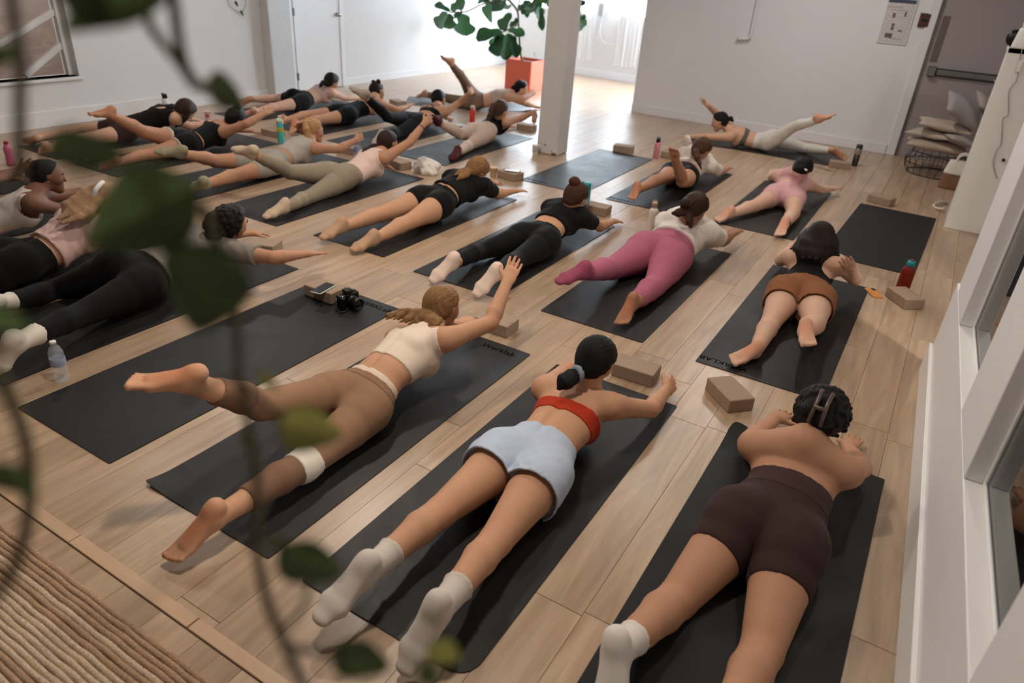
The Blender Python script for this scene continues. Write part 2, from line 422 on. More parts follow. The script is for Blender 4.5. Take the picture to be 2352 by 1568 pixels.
        if tails or buns:
            n = .0012 * np.sin(rel(ld) * 330 + 4 * np.sin(f_ * 35) + 3 * np.sin(u_ * 41))
            F = F + n.astype(np.float32)
        F = np.maximum(F, np.float32(s.floor) - Z)
        return surf(F, g)

POSE_KEYS = 'pel wai che nec hea shoL elbL wriL tipL hipL kneL ankL toeL shoR elbR wriR tipR hipR kneR ankR toeR'.split()
POSES = {n: {k: v[i * 3:i * 3 + 3] for i, k in enumerate(POSE_KEYS)} for n, v in {
    'P1': (-1.019, 2.034, 0.116, -1.008, 2.173, 0.144, -1.022, 2.353, 0.135, -1.019, 2.495, 0.211, -0.997, 2.516, 0.353, -1.19, 2.433, 0.179, -1.226, 2.699, 0.121, -1.225, 2.934, 0.07, -1.221, 3.099, 0.028, -1.106, 1.986, 0.108, -1.127, 1.576, 0.118, -1.134, 1.181, 0.147, -1.163, 1.002, 0.073, -0.86, 2.43, 0.218, -0.761, 2.667, 0.115, -0.771, 2.906, 0.089, -0.768, 3.078, 0.085, -0.935, 1.983, 0.103, -0.896, 1.576, 0.108, -0.856, 1.187, 0.156, -0.867, 1.046, 0.025),
    'P2': (-0.115, 2.211, 0.122, -0.098, 2.354, 0.156, -0.103, 2.547, 0.163, -0.103, 2.5, 0.313, -0.085, 2.64, 0.362, -0.277, 2.52, 0.217, -0.329, 2.753, 0.064, -0.275, 2.997, 0.082, -0.23, 3.167, 0.056, -0.208, 2.168, 0.11, -0.297, 1.763, 0.033, -0.359, 1.376, 0.139, -0.304, 1.227, 0.025, 0.064, 2.53, 0.238, 0.113, 2.782, 0.117, 0.048, 3.013, 0.057, 0.076, 3.186, 0.036, -0.034, 2.148, 0.108, -0.008, 1.726, 0.029, -0.039, 1.326, 0.092, 0.029, 1.156, 0.023),
    'P3': (-1.864, 1.977, 0.114, -1.851, 2.119, 0.167, -1.85, 2.305, 0.194, -1.844, 2.463, 0.252, -1.879, 2.595, 0.312, -2.01, 2.396, 0.171, -2.101, 2.662, 0.146, -1.909, 2.814, 0.122, -1.917, 2.986, 0.125, -1.954, 1.932, 0.102, -1.979, 1.538, 0.252, -1.952, 1.233, 0.518, -2.063, 1.072, 0.538, -1.686, 2.373, 0.289, -1.619, 2.648, 0.288, -1.661, 2.851, 0.423, -1.679, 2.988, 0.531, -1.779, 1.927, 0.092, -1.734, 1.508, 0.088, -1.734, 1.102, 0.118, -1.769, 0.941, 0.018),
    'P4': (-1.434, 4.61, 0.124, -1.406, 4.756, 0.166, -1.39, 4.958, 0.181, -1.384, 4.884, 0.317, -1.326, 4.787, 0.423, -1.559, 4.938, 0.221, -1.658, 5.209, 0.161, -1.604, 5.461, 0.166, -1.618, 5.36, 0.018, -1.53, 4.566, 0.114, -1.612, 4.135, 0.103, -1.642, 3.724, 0.199, -1.735, 3.55, 0.15, -1.207, 4.888, 0.243, -1.17, 5.152, 0.124, -1.156, 5.407, 0.114, -1.137, 5.586, 0.126, -1.349, 4.549, 0.106, -1.292, 4.113, 0.083, -1.281, 3.689, 0.102, -1.269, 3.499, 0.017),
    'P5': (-0.465, 4.529, 0.113, -0.468, 4.669, 0.146, -0.475, 4.853, 0.191, -0.483, 4.75, 0.309, -0.493, 4.883, 0.367, -0.631, 4.839, 0.231, -0.718, 5.069, 0.109, -0.731, 5.308, 0.11, -0.735, 5.477, 0.131, -0.548, 4.474, 0.102, -0.54, 4.061, 0.077, -0.53, 3.663, 0.055, -0.621, 3.491, 0.016, -0.331, 4.793, 0.273, -0.215, 4.994, 0.125, -0.246, 4.802, 0.264, -0.294, 4.665, 0.354, -0.378, 4.483, 0.103, -0.309, 4.079, 0.126, -0.315, 3.699, 0.232, -0.262, 3.517, 0.223),
    'P6': (-2.275, 4.329, 0.108, -2.287, 4.466, 0.133, -2.271, 4.644, 0.18, -2.25, 4.783, 0.244, -2.195, 4.694, 0.344, -2.427, 4.74, 0.196, -2.458, 5.012, 0.162, -2.471, 5.252, 0.17, -2.481, 5.178, 0.018, -2.359, 4.275, 0.099, -2.488, 3.885, 0.079, -2.453, 3.493, 0.117, -2.504, 3.337, 0.018, -2.104, 4.683, 0.202, -2.066, 4.926, 0.082, -2.065, 5.166, 0.064, -2.046, 5.332, 0.036, -2.189, 4.28, 0.1, -2.188, 3.87, 0.098, -2.12, 3.484, 0.135, -2.167, 3.34, 0.018),
    'P7': (-3.298, 4.452, 0.136, -3.281, 4.591, 0.167, -3.261, 4.775, 0.197, -3.276, 4.923, 0.235, -3.186, 4.855, 0.327, -3.445, 4.841, 0.212, -3.418, 5.103, 0.129, -3.335, 5.327, 0.097, -3.331, 5.496, 0.072, -3.386, 4.404, 0.126, -3.477, 3.998, 0.095, -3.516, 3.6, 0.082, -3.534, 3.412, 0.031, -3.108, 4.842, 0.216, -3.116, 5.084, 0.086, -3.091, 5.322, 0.069, -3.033, 5.484, 0.061, -3.217, 4.394, 0.123, -3.179, 3.984, 0.113, -3.21, 3.59, 0.064, -3.243, 3.404, 0.017),
    'P8': (-4.369, 4.514, 0.112, -4.358, 4.657, 0.106, -4.339, 4.835, 0.163, -4.32, 4.971, 0.243, -4.337, 5.099, 0.309, -4.496, 4.939, 0.19, -4.49, 5.211, 0.143, -4.329, 5.038, 0.116, -4.366, 5.192, 0.06, -4.456, 4.466, 0.113, -4.511, 4.071, 0.208, -4.548, 3.734, 0.41, -4.736, 3.707, 0.411, -4.179, 4.862, 0.238, -4.079, 5.097, 0.359, -4.07, 5.298, 0.499, -4.063, 5.461, 0.571, -4.286, 4.459, 0.113, -4.282, 4.053, 0.049, -4.175, 3.673, 0.066, -4.194, 3.488, 0.018),
    'P9': (-5.141, 4.436, 0.11, -5.142, 4.576, 0.125, -5.154, 4.753, 0.156, -5.129, 4.887, 0.229, -5.179, 5.003, 0.299, -5.301, 4.856, 0.178, -5.314, 5.128, 0.14, -5.329, 4.968, 0.318, -5.206, 4.898, 0.406, -5.226, 4.383, 0.107, -5.346, 3.993, 0.159, -5.296, 3.627, 0.296, -5.437, 3.5, 0.298, -4.975, 4.809, 0.199, -4.939, 5.079, 0.154, -4.927, 5.315, 0.203, -4.931, 5.484, 0.245, -5.055, 4.386, 0.104, -5.023, 3.977, 0.107, -4.972, 3.587, 0.114, -5.14, 3.55, 0.034),
    'P10': (-6.247, 4.363, 0.111, -6.248, 4.507, 0.11, -6.234, 4.683, 0.15, -6.2, 4.812, 0.215, -6.083, 4.842, 0.298, -6.39, 4.755, 0.187, -6.429, 5.018, 0.119, -6.394, 5.25, 0.07, -6.363, 5.412, 0.028, -6.329, 4.309, 0.117, -6.255, 3.939, 0.274, -6.167, 3.614, 0.479, -6.172, 3.425, 0.484, -6.07, 4.681, 0.189, -5.837, 4.771, 0.292, -5.835, 5.003, 0.363, -5.863, 5.169, 0.401, -6.16, 4.317, 0.104, -6.17, 3.907, 0.079, -6.058, 3.53, 0.099, -6.224, 3.468, 0.031),
    'P11': (-7.042, 4.28, 0.122, -7.018, 4.422, 0.157, -6.961, 4.605, 0.197, -6.929, 4.757, 0.252, -6.79, 4.789, 0.28, -7.111, 4.709, 0.232, -7.2, 4.942, 0.117, -7.189, 5.177, 0.069, -7.17, 5.34, 0.027, -7.132, 4.253, 0.111, -7.411, 3.974, 0.083, -7.375, 3.579, 0.079, -7.541, 3.525, 0.016, -6.785, 4.645, 0.213, -6.873, 4.875, 0.094, -6.896, 5.113, 0.081, -6.867, 5.272, 0.029, -6.963, 4.227, 0.106, -6.898, 3.824, 0.122, -6.92, 3.43, 0.088, -7.096, 3.436, 0.017),
    'P12': (-7.165, 6.769, 0.12, -7.145, 6.91, 0.136, -7.149, 7.085, 0.158, -7.12, 7.186, 0.244, -7.008, 7.144, 0.326, -7.295, 7.175, 0.192, -7.349, 7.434, 0.119, -7.323, 7.668, 0.07, -7.295, 7.83, 0.028, -7.254, 6.726, 0.128, -7.65, 6.771, 0.057, -7.708, 6.381, 0.089, -7.807, 6.225, 0.018, -6.972, 7.101, 0.191, -6.998, 7.359, 0.102, -6.96, 7.594, 0.074, -6.949, 7.761, 0.05, -7.086, 6.711, 0.103, -7.088, 6.301, 0.095, -7.072, 5.906, 0.081, -7.245, 5.862, 0.017),
    'P13': (-6.232, 6.598, 0.111, -6.211, 6.737, 0.137, -6.198, 6.913, 0.159, -6.157, 6.999, 0.258, -6.214, 7.122, 0.308, -6.324, 7.032, 0.215, -6.371, 7.283, 0.116, -6.325, 7.514, 0.069, -6.283, 7.673, 0.027, -6.322, 6.557, 0.103, -6.416, 6.159, 0.113, -6.438, 5.765, 0.093, -6.381, 5.598, 0.024, -6.008, 6.93, 0.214, -5.922, 7.174, 0.12, -5.953, 7.411, 0.135, -5.979, 7.573, 0.173, -6.153, 6.538, 0.102, -6.192, 6.129, 0.101, -6.21, 5.735, 0.089, -6.108, 5.588, 0.023),
    'P14': (-5.37, 6.824, 0.115, -5.361, 6.967, 0.114, -5.381, 7.144, 0.153, -5.388, 7.276, 0.228, -5.452, 7.387, 0.294, -5.546, 7.224, 0.169, -5.651, 7.477, 0.156, -5.476, 7.591, 0.04, -5.487, 7.757, 0.017, -5.455, 6.775, 0.114, -5.419, 6.38, 0.218, -5.497, 6.085, 0.471, -5.678, 6.063, 0.525, -5.223, 7.212, 0.197, -5.189, 7.472, 0.287, -5.007, 7.413, 0.426, -5.049, 7.575, 0.472, -5.285, 6.773, 0.116, -5.271, 6.367, 0.058, -5.179, 5.986, 0.093, -5.128, 5.811, 0.04),
    'P15': (-4.499, 6.952, 0.114, -4.507, 7.092, 0.136, -4.514, 7.268, 0.161, -4.461, 7.24, 0.277, -4.399, 7.133, 0.353, -4.624, 7.336, 0.212, -4.736, 7.564, 0.111, -4.666, 7.782, 0.042, -4.674, 7.95, 0.037, -4.58, 6.895, 0.107, -4.502, 6.497, 0.162, -4.541, 6.142, 0.332, -4.509, 5.971, 0.41, -4.334, 7.178, 0.224, -4.31, 7.453, 0.229, -4.104, 7.421, 0.34, -4.103, 7.444, 0.163, -4.41, 6.907, 0.107, -4.384, 6.499, 0.056, -4.267, 6.121, 0.057, -4.217, 5.94, 0.017),
    'P16': (-5.698, 8.61, 0.115, -5.575, 8.679, 0.124, -5.435, 8.785, 0.178, -5.306, 8.882, 0.235, -5.193, 8.951, 0.302, -5.451, 8.977, 0.177, -5.213, 9.096, 0.095, -5.125, 9.306, 0.029, -5.011, 9.432, 0.029, -5.782, 8.652, 0.143, -5.743, 8.341, 0.404, -5.751, 8.033, 0.646, -5.793, 7.861, 0.715, -5.256, 8.711, 0.201, -4.989, 8.667, 0.228, -4.986, 8.903, 0.269, -5.001, 9.064, 0.316, -5.701, 8.521, 0.073, -6.106, 8.521, 0.093, -6.496, 8.483, 0.096, -6.672, 8.513, 0.032),
    'P17': (-1.823, 9.211, 0.118, -1.967, 9.22, 0.093, -2.145, 9.167, 0.132, -2.273, 9.119, 0.21, -2.395, 9.074, 0.279, -2.211, 8.973, 0.142, -2.437, 8.819, 0.127, -2.665, 8.874, 0.08, -2.831, 8.844, 0.064, -1.782, 9.123, 0.109, -1.511, 8.961, 0.369, -1.22, 8.748, 0.524, -1.06, 8.671, 0.591, -2.307, 9.292, 0.181, -2.533, 9.38, 0.315, -2.618, 9.191, 0.428, -2.751, 9.285, 0.473, -1.771, 9.29, 0.143, -1.409, 9.456, 0.065, -1.053, 9.3, 0.114, -0.887, 9.357, 0.041),
    'P18': (-2.094, 6.903, 0.108, -2.081, 7.043, 0.134, -2.053, 7.224, 0.172, -2.034, 7.113, 0.273, -1.979, 7.007, 0.356, -2.197, 7.201, 0.238, -2.224, 7.463, 0.157, -2.225, 7.273, 0.304, -2.186, 7.145, 0.407, -2.181, 6.857, 0.1, -2.147, 6.451, 0.139, -2.229, 6.067, 0.095, -2.197, 5.89, 0.035, -1.886, 7.131, 0.182, -1.85, 7.384, 0.082, -1.844, 7.624, 0.068, -1.844, 7.794, 0.066, -2.011, 6.85, 0.097, -1.94, 6.451, 0.155, -1.96, 6.162, 0.424, -1.94, 5.997, 0.516),
    'P19': (-1.071, 6.872, 0.113, -1.074, 7.008, 0.144, -1.095, 7.188, 0.168, -1.061, 7.076, 0.267, -1.012, 6.966, 0.343, -1.239, 7.128, 0.214, -1.323, 7.368, 0.123, -1.377, 7.598, 0.129, -1.364, 7.766, 0.131, -1.155, 6.824, 0.101, -1.244, 6.431, 0.075, -1.37, 6.062, 0.058, -1.42, 5.885, 0.017, -0.93, 7.122, 0.18, -0.847, 7.367, 0.102, -0.77, 7.588, 0.08, -0.715, 7.747, 0.078, -0.989, 6.821, 0.103, -0.909, 6.428, 0.081, -0.899, 6.04, 0.078, -0.893, 5.863, 0.018),
    'P20': (-5.206, 1.974, 0.115, -5.213, 2.114, 0.124, -5.129, 2.268, 0.184, -5.081, 2.364, 0.287, -5.121, 2.483, 0.361, -5.218, 2.447, 0.207, -5.28, 2.707, 0.156, -5.353, 2.929, 0.119, -5.206, 2.96, 0.188, -5.289, 1.919, 0.111, -5.308, 1.511, 0.075, -5.301, 1.117, 0.09, -5.296, 0.939, 0.022, -4.945, 2.262, 0.261, -5.049, 2.487, 0.148, -4.937, 2.685, 0.073, -4.85, 2.825, 0.03, -5.119, 1.926, 0.111, -5.059, 1.522, 0.075, -5.031, 1.129, 0.089, -5.002, 0.953, 0.023),
    'P21': (-4.438, 1.901, 0.118, -4.427, 2.05, 0.128, -4.445, 2.227, 0.188, -4.44, 2.358, 0.283, -4.345, 2.422, 0.379, -4.614, 2.293, 0.224, -4.68, 2.549, 0.124, -4.677, 2.791, 0.072, -4.676, 2.961, 0.029, -4.528, 1.854, 0.115, -4.582, 1.437, 0.078, -4.608, 1.031, 0.092, -4.592, 0.849, 0.023, -4.271, 2.294, 0.223, -4.202, 2.55, 0.124, -4.203, 2.792, 0.072, -4.204, 2.961, 0.029, -4.352, 1.846, 0.114, -4.327, 1.426, 0.077, -4.332, 1.019, 0.092, -4.287, 0.842, 0.023),
    'P22': (-3.673, 2.133, 0.143, -3.693, 2.287, 0.144, -3.638, 2.49, 0.199, -3.633, 2.661, 0.239, -3.525, 2.68, 0.349, -3.81, 2.613, 0.222, -3.906, 2.874, 0.127, -3.915, 3.126, 0.075, -3.917, 3.302, 0.03, -3.743, 2.074, 0.188, -4.079, 1.87, 0.026, -3.94, 1.481, 0.114, -3.915, 1.298, 0.029, -3.448, 2.605, 0.211, -3.163, 2.672, 0.222, -3.166, 2.923, 0.171, -3.147, 3.1, 0.138, -3.577, 2.097, 0.12, -3.478, 1.674, 0.129, -3.302, 1.298, 0.192, -3.392, 1.203, 0.036),
    'P23': (-5.963, 1.954, 0.115, -5.963, 2.094, 0.125, -5.992, 2.271, 0.172, -6.007, 2.387, 0.276, -5.863, 2.407, 0.289, -6.165, 2.303, 0.224, -6.247, 2.545, 0.121, -6.264, 2.779, 0.07, -6.285, 2.943, 0.029, -6.048, 1.902, 0.111, -6.087, 1.496, 0.075, -6.097, 1.101, 0.09, -6.109, 0.924, 0.022, -5.837, 2.36, 0.207, -6.003, 2.576, 0.169, -6.127, 2.78, 0.157, -6.002, 2.85, 0.239, -5.878, 1.903, 0.111, -5.837, 1.496, 0.075, -5.826, 1.102, 0.09, -5.813, 0.924, 0.022),
}.items()}

VINE_STEMS = [([(-0.394, 0.195, 1.831), (-0.393, 0.193, 1.812), (-0.392, 0.191, 1.797), (-0.392, 0.186, 1.779), (-0.390, 0.180, 1.759), (-0.388, 0.174, 1.741)], 0.00176),
    ([(-0.360, 0.130, 1.661), (-0.349, 0.128, 1.640), (-0.339, 0.123, 1.622), (-0.329, 0.113, 1.603), (-0.321, 0.102, 1.590), (-0.317, 0.089, 1.579), (-0.317, 0.080, 1.577)], 0.00187),
    ([(-0.391, 0.255, 1.830), (-0.386, 0.260, 1.809), (-0.379, 0.267, 1.794), (-0.373, 0.272, 1.780)], 0.00165),
    ([(-0.380, 0.272, 1.833), (-0.379, 0.270, 1.811), (-0.377, 0.270, 1.791), (-0.372, 0.273, 1.781), (-0.367, 0.279, 1.779)], 0.001925),
    ([(-0.342, 0.244, 1.724), (-0.334, 0.243, 1.703), (-0.326, 0.241, 1.684), (-0.315, 0.235, 1.656), (-0.306, 0.225, 1.632), (-0.290, 0.216, 1.604), (-0.275, 0.204, 1.578), (-0.261, 0.188, 1.554), (-0.243, 0.177, 1.534), (-0.225, 0.171, 1.518), (-0.206, 0.165, 1.503)], 0.00165),
    ([(-0.230, 0.172, 1.522), (-0.228, 0.187, 1.528), (-0.232, 0.199, 1.538)], 0.0011),
    ([(-0.306, 0.224, 1.632), (-0.294, 0.229, 1.620), (-0.281, 0.232, 1.608)], 0.0011),
    ([(-0.225, 0.171, 1.518), (-0.208, 0.181, 1.512), (-0.198, 0.187, 1.509)], 0.0011),
    ([(-0.307, 0.225, 1.634), (-0.315, 0.211, 1.632), (-0.319, 0.196, 1.624)], 0.00099)]
VINE_LEAVES = [((-0.362, 0.197, 1.830), (-0.356, 0.229, 1.821), 0.033, 0.1),
    ((-0.374, 0.168, 1.806), (-0.380, 0.180, 1.797), 0.023, 0.1),
    ((-0.370, 0.276, 1.781), (-0.366, 0.301, 1.769), 0.024, 0.5),
    ((-0.337, 0.165, 1.768), (-0.330, 0.200, 1.762), 0.022, 0.2),
    ((-0.311, 0.220, 1.745), (-0.343, 0.175, 1.720), 0.046, 0.15),
    ((-0.300, 0.220, 1.718), (-0.305, 0.200, 1.672), 0.050, 0.2),
    ((-0.336, 0.120, 1.709), (-0.334, 0.136, 1.689), 0.026, 0.2),
    ((-0.290, 0.234, 1.601), (-0.267, 0.267, 1.584), 0.029, 0.6),
    ((-0.253, 0.196, 1.553), (-0.225, 0.218, 1.527), 0.030, 0.25),
    ((-0.205, 0.186, 1.513), (-0.179, 0.205, 1.493), 0.024, 0.3),
    ((-0.168, 0.226, 1.503), (-0.153, 0.236, 1.485), 0.019, 0.6),
    ((-0.332, 0.106, 1.635), (-0.327, 0.116, 1.610), 0.018, 0.2),
    ((-0.335, 0.240, 1.834), (-0.372, 0.201, 1.814), 0.030, 0.05),
    ((-0.300, 0.236, 1.635), (-0.298, 0.244, 1.616), 0.010, 0.9),
    ((-0.294, 0.214, 1.606), (-0.292, 0.220, 1.587), 0.010, 0.9),
    ((-0.259, 0.197, 1.559), (-0.257, 0.205, 1.543), 0.011, 0.8),
    ((-0.155, 0.215, 1.504), (-0.164, 0.210, 1.488), 0.014, 0.3)]
FIG_TRUNK = [(-6.233, 10.690, 0.490), (-6.282, 10.690, 0.712), (-6.309, 10.660, 1.007), (-6.336, 10.650, 1.166), (-6.472, 10.600, 1.315), (-6.604, 10.600, 1.432)]
FIG_BRANCHES = [[(-6.336, 10.650, 1.166), (-6.160, 10.600, 1.245), (-5.930, 10.500, 1.327)], [(-6.472, 10.600, 1.315), (-6.739, 10.500, 1.263), (-6.915, 10.450, 1.210), (-7.157, 10.400, 1.093), (-7.464, 10.400, 1.059)], [(-6.309, 10.660, 1.007), (-6.371, 10.550, 0.923), (-6.502, 10.500, 0.847)], [(-6.336, 10.650, 1.166), (-6.294, 10.700, 1.423), (-6.102, 10.700, 1.531)]]
FIG_LEAVES = [((-7.500, 10.450, 1.063), (-7.782, 10.400, 1.166), 0.086),
    ((-7.544, 10.510, 1.084), (-7.307, 10.610, 1.226), 0.144),
    ((-7.654, 10.570, 1.040), (-7.795, 10.470, 0.809), 0.201),
    ((-7.652, 10.630, 1.022), (-7.681, 10.680, 0.778), 0.163),
    ((-7.422, 10.690, 1.041), (-7.250, 10.540, 0.730), 0.220),
    ((-7.410, 10.450, 1.046), (-7.263, 10.400, 1.010), 0.115),
    ((-6.747, 10.510, 1.279), (-6.891, 10.610, 0.997), 0.211),
    ((-6.745, 10.570, 1.310), (-6.504, 10.470, 1.155), 0.172),
    ((-6.846, 10.630, 1.286), (-7.075, 10.680, 1.334), 0.172),
    ((-6.670, 10.690, 1.251), (-6.476, 10.540, 1.164), 0.134),
    ((-6.587, 10.450, 1.339), (-6.788, 10.400, 1.418), 0.172),
    ((-6.501, 10.510, 1.345), (-6.407, 10.610, 1.462), 0.172),
    ((-6.399, 10.570, 1.130), (-6.539, 10.470, 0.893), 0.144),
    ((-6.464, 10.630, 0.944), (-6.300, 10.680, 0.999), 0.115),
    ((-6.517, 10.690, 0.888), (-6.132, 10.540, 0.848), 0.096),
    ((-6.471, 10.450, 0.851), (-6.922, 10.400, 0.710), 0.163),
    ((-6.549, 10.510, 0.825), (-6.791, 10.610, 0.578), 0.096),
    ((-6.545, 10.570, 0.823), (-6.544, 10.470, 0.477), 0.230),
    ((-6.476, 10.630, 0.828), (-6.408, 10.680, 0.496), 0.211),
    ((-6.448, 10.690, 0.812), (-6.237, 10.540, 0.474), 0.134),
    ((-6.385, 10.450, 0.811), (-6.360, 10.400, 0.452), 0.115),
    ((-6.204, 10.510, 1.195), (-6.080, 10.610, 1.188), 0.134),
    ((-6.144, 10.570, 1.262), (-5.922, 10.470, 1.219), 0.153),
    ((-6.082, 10.630, 1.314), (-5.907, 10.680, 1.265), 0.172),
    ((-6.160, 10.690, 1.339), (-6.158, 10.540, 1.167), 0.153),
    ((-5.904, 10.450, 1.360), (-5.731, 10.400, 1.464), 0.191),
    ((-5.972, 10.510, 1.292), (-5.843, 10.610, 1.114), 0.115),
    ((-5.865, 10.570, 1.269), (-5.748, 10.470, 0.936), 0.077),
    ((-6.251, 10.630, 1.395), (-6.351, 10.680, 1.513), 0.191),
    ((-6.054, 10.690, 1.503), (-5.736, 10.540, 1.509), 0.191),
    ((-5.756, 10.450, 1.432), (-5.492, 10.400, 1.361), 0.191),
    ((-5.281, 10.510, 1.317), (-5.135, 10.610, 1.388), 0.057),
    ((-5.241, 10.570, 1.198), (-5.058, 10.470, 1.170), 0.067),
    ((-5.243, 10.630, 1.119), (-5.119, 10.680, 1.067), 0.086),
    ((-5.284, 10.690, 1.052), (-5.129, 10.540, 1.017), 0.077),
    ((-5.861, 10.450, 0.555), (-5.821, 10.400, 0.611), 0.034)]

# ------------------------------------------------------------------ materials
def lin(c): return [(q / 12.92 if q < .04045 else ((q + .055) / 1.055) ** 2.4) for q in c[:3]] + [1.0]
class NT:
    def __init__(s, name):
        s.m = bpy.data.materials.new(name); s.m.use_nodes = True; s.t = s.m.node_tree; s.b = s.t.nodes['Principled BSDF']
    def n(s, typ, **kw):
        o = s.t.nodes.new(typ)
        for k, v in kw.items():
            if k in o.inputs: o.inputs[k].default_value = v
            else: setattr(o, k, v)
        return o
    def l(s, a, b): s.t.links.new(a, b)
def plain(name, col, rough=.6, var=.06, nscale=6., bump=.0, bscale=200., metallic=0., spec=.5, sheen=0., trans=0., stretch=None, sss=0., coat=0., alpha=1.0):
    N = NT(name); b = N.b
    c = lin(col)
    if var or bump:
        tc = N.n('ShaderNodeTexCoord'); mp = N.n('ShaderNodeMapping')
        N.l(tc.outputs['Object'], mp.inputs[0])
        if stretch: mp.inputs['Scale'].default_value = stretch
    if var:
        no = N.n('ShaderNodeTexNoise', Scale=nscale, Detail=4.0, Roughness=.6); N.l(mp.outputs[0], no.inputs['Vector'])
        mx = N.n('ShaderNodeMix', data_type='RGBA'); mx.inputs[6].default_value = [q * (1 - var) for q in c[:3]] + [1]; mx.inputs[7].default_value = [min(1, q * (1 + var)) for q in c[:3]] + [1]
        N.l(no.outputs['Fac'], mx.inputs[0]); N.l(mx.outputs[2], b.inputs['Base Color'])
    else: b.inputs['Base Color'].default_value = c
    if bump:
        nb = N.n('ShaderNodeTexNoise', Scale=bscale, Detail=2.0); N.l(mp.outputs[0], nb.inputs['Vector'])
        bp = N.n('ShaderNodeBump', Strength=bump, Distance=.002); N.l(nb.outputs['Fac'], bp.inputs['Height']); N.l(bp.outputs[0], b.inputs['Normal'])
    b.inputs['Roughness'].default_value = rough; b.inputs['Metallic'].default_value = metallic; b.inputs['Specular IOR Level'].default_value = spec
    b.inputs['Sheen Weight'].default_value = sheen; b.inputs['Transmission Weight'].default_value = trans; b.inputs['Coat Weight'].default_value = coat
    if sss: b.inputs['Subsurface Weight'].default_value = sss; b.inputs['Subsurface Radius'].default_value = (.012, .005, .003); b.inputs['Subsurface Scale'].default_value = 1.0
    if alpha < 1: b.inputs['Alpha'].default_value = alpha
    return N.m
def skin_mat(name, col):
    N = NT(name); b = N.b; c = lin(col)
    tc = N.n('ShaderNodeTexCoord')
    no = N.n('ShaderNodeTexNoise', Scale=9., Detail=3.0); N.l(tc.outputs['Object'], no.inputs['Vector'])
    at = N.n('ShaderNodeAttribute', attribute_name='flush')
    mx = N.n('ShaderNodeMix', data_type='RGBA'); mx.inputs[6].default_value = [c[0] * .93, c[1] * .90, c[2] * .88, 1]; mx.inputs[7].default_value = [min(1, c[0] * 1.06), c[1] * 1.08, c[2] * 1.1, 1]
    N.l(no.outputs['Fac'], mx.inputs[0])
    m2 = N.n('ShaderNodeMix', data_type='RGBA'); m2.inputs[7].default_value = [c[0] * .92, c[1] * .62, c[2] * .5, 1]
    ml = N.n('ShaderNodeMath', operation='MULTIPLY'); ml.inputs[1].default_value = .75; N.l(at.outputs['Fac'], ml.inputs[0])
    N.l(ml.outputs[0], m2.inputs[0]); N.l(mx.outputs[2], m2.inputs[6]); N.l(m2.outputs[2], b.inputs['Base Color'])
    nb = N.n('ShaderNodeTexNoise', Scale=320., Detail=2.0); N.l(tc.outputs['Object'], nb.inputs['Vector'])
    bp = N.n('ShaderNodeBump', Strength=.12, Distance=.001); N.l(nb.outputs['Fac'], bp.inputs['Height']); N.l(bp.outputs[0], b.inputs['Normal'])
    b.inputs['Roughness'].default_value = .6; b.inputs['Specular IOR Level'].default_value = .2
    b.inputs['Subsurface Weight'].default_value = .12; b.inputs['Subsurface Radius'].default_value = (.012, .004, .002); b.inputs['Subsurface Scale'].default_value = .6
    return N.m
_fab = {}
def fabric(col, rough=.85, kind='cotton'):
    k = (tuple(col), kind)
    if k not in _fab: _fab[k] = plain('fabric_%d' % len(_fab), col, rough, .07, 14., .25, 420. if kind == 'knit' else 260., sheen=.04, spec=.15)
    return _fab[k]
_hair = {}
def hair_mat(col, col2=None):
    k = (tuple(col), tuple(col2 or col))
    if k in _hair: return _hair[k]
    N = NT('hair_%d' % len(_hair)); b = N.b; at = N.n('ShaderNodeAttribute', attribute_name='strand')
    no = N.n('ShaderNodeTexNoise', Scale=7., Detail=5.0, Roughness=.65); N.l(at.outputs['Vector'], no.inputs['Vector'])
    mr = N.n('ShaderNodeMapRange'); mr.inputs[1].default_value = .32; mr.inputs[2].default_value = .72; N.l(no.outputs['Fac'], mr.inputs[0])
    mx = N.n('ShaderNodeMix', data_type='RGBA'); c = lin(col); d = lin(col2 or [min(1, q * 1.25 + .012) for q in col])
    mx.inputs[6].default_value = [q * .6 for q in c[:3]] + [1]; mx.inputs[7].default_value = d
    N.l(mr.outputs[0], mx.inputs[0]); N.l(mx.outputs[2], b.inputs['Base Color'])
    bp = N.n('ShaderNodeBump', Strength=.8, Distance=.004); N.l(no.outputs['Fac'], bp.inputs['Height']); N.l(bp.outputs[0], b.inputs['Normal'])
    b.inputs['Roughness'].default_value = .58; b.inputs['Specular IOR Level'].default_value = .2
    _hair[k] = N.m; return N.m
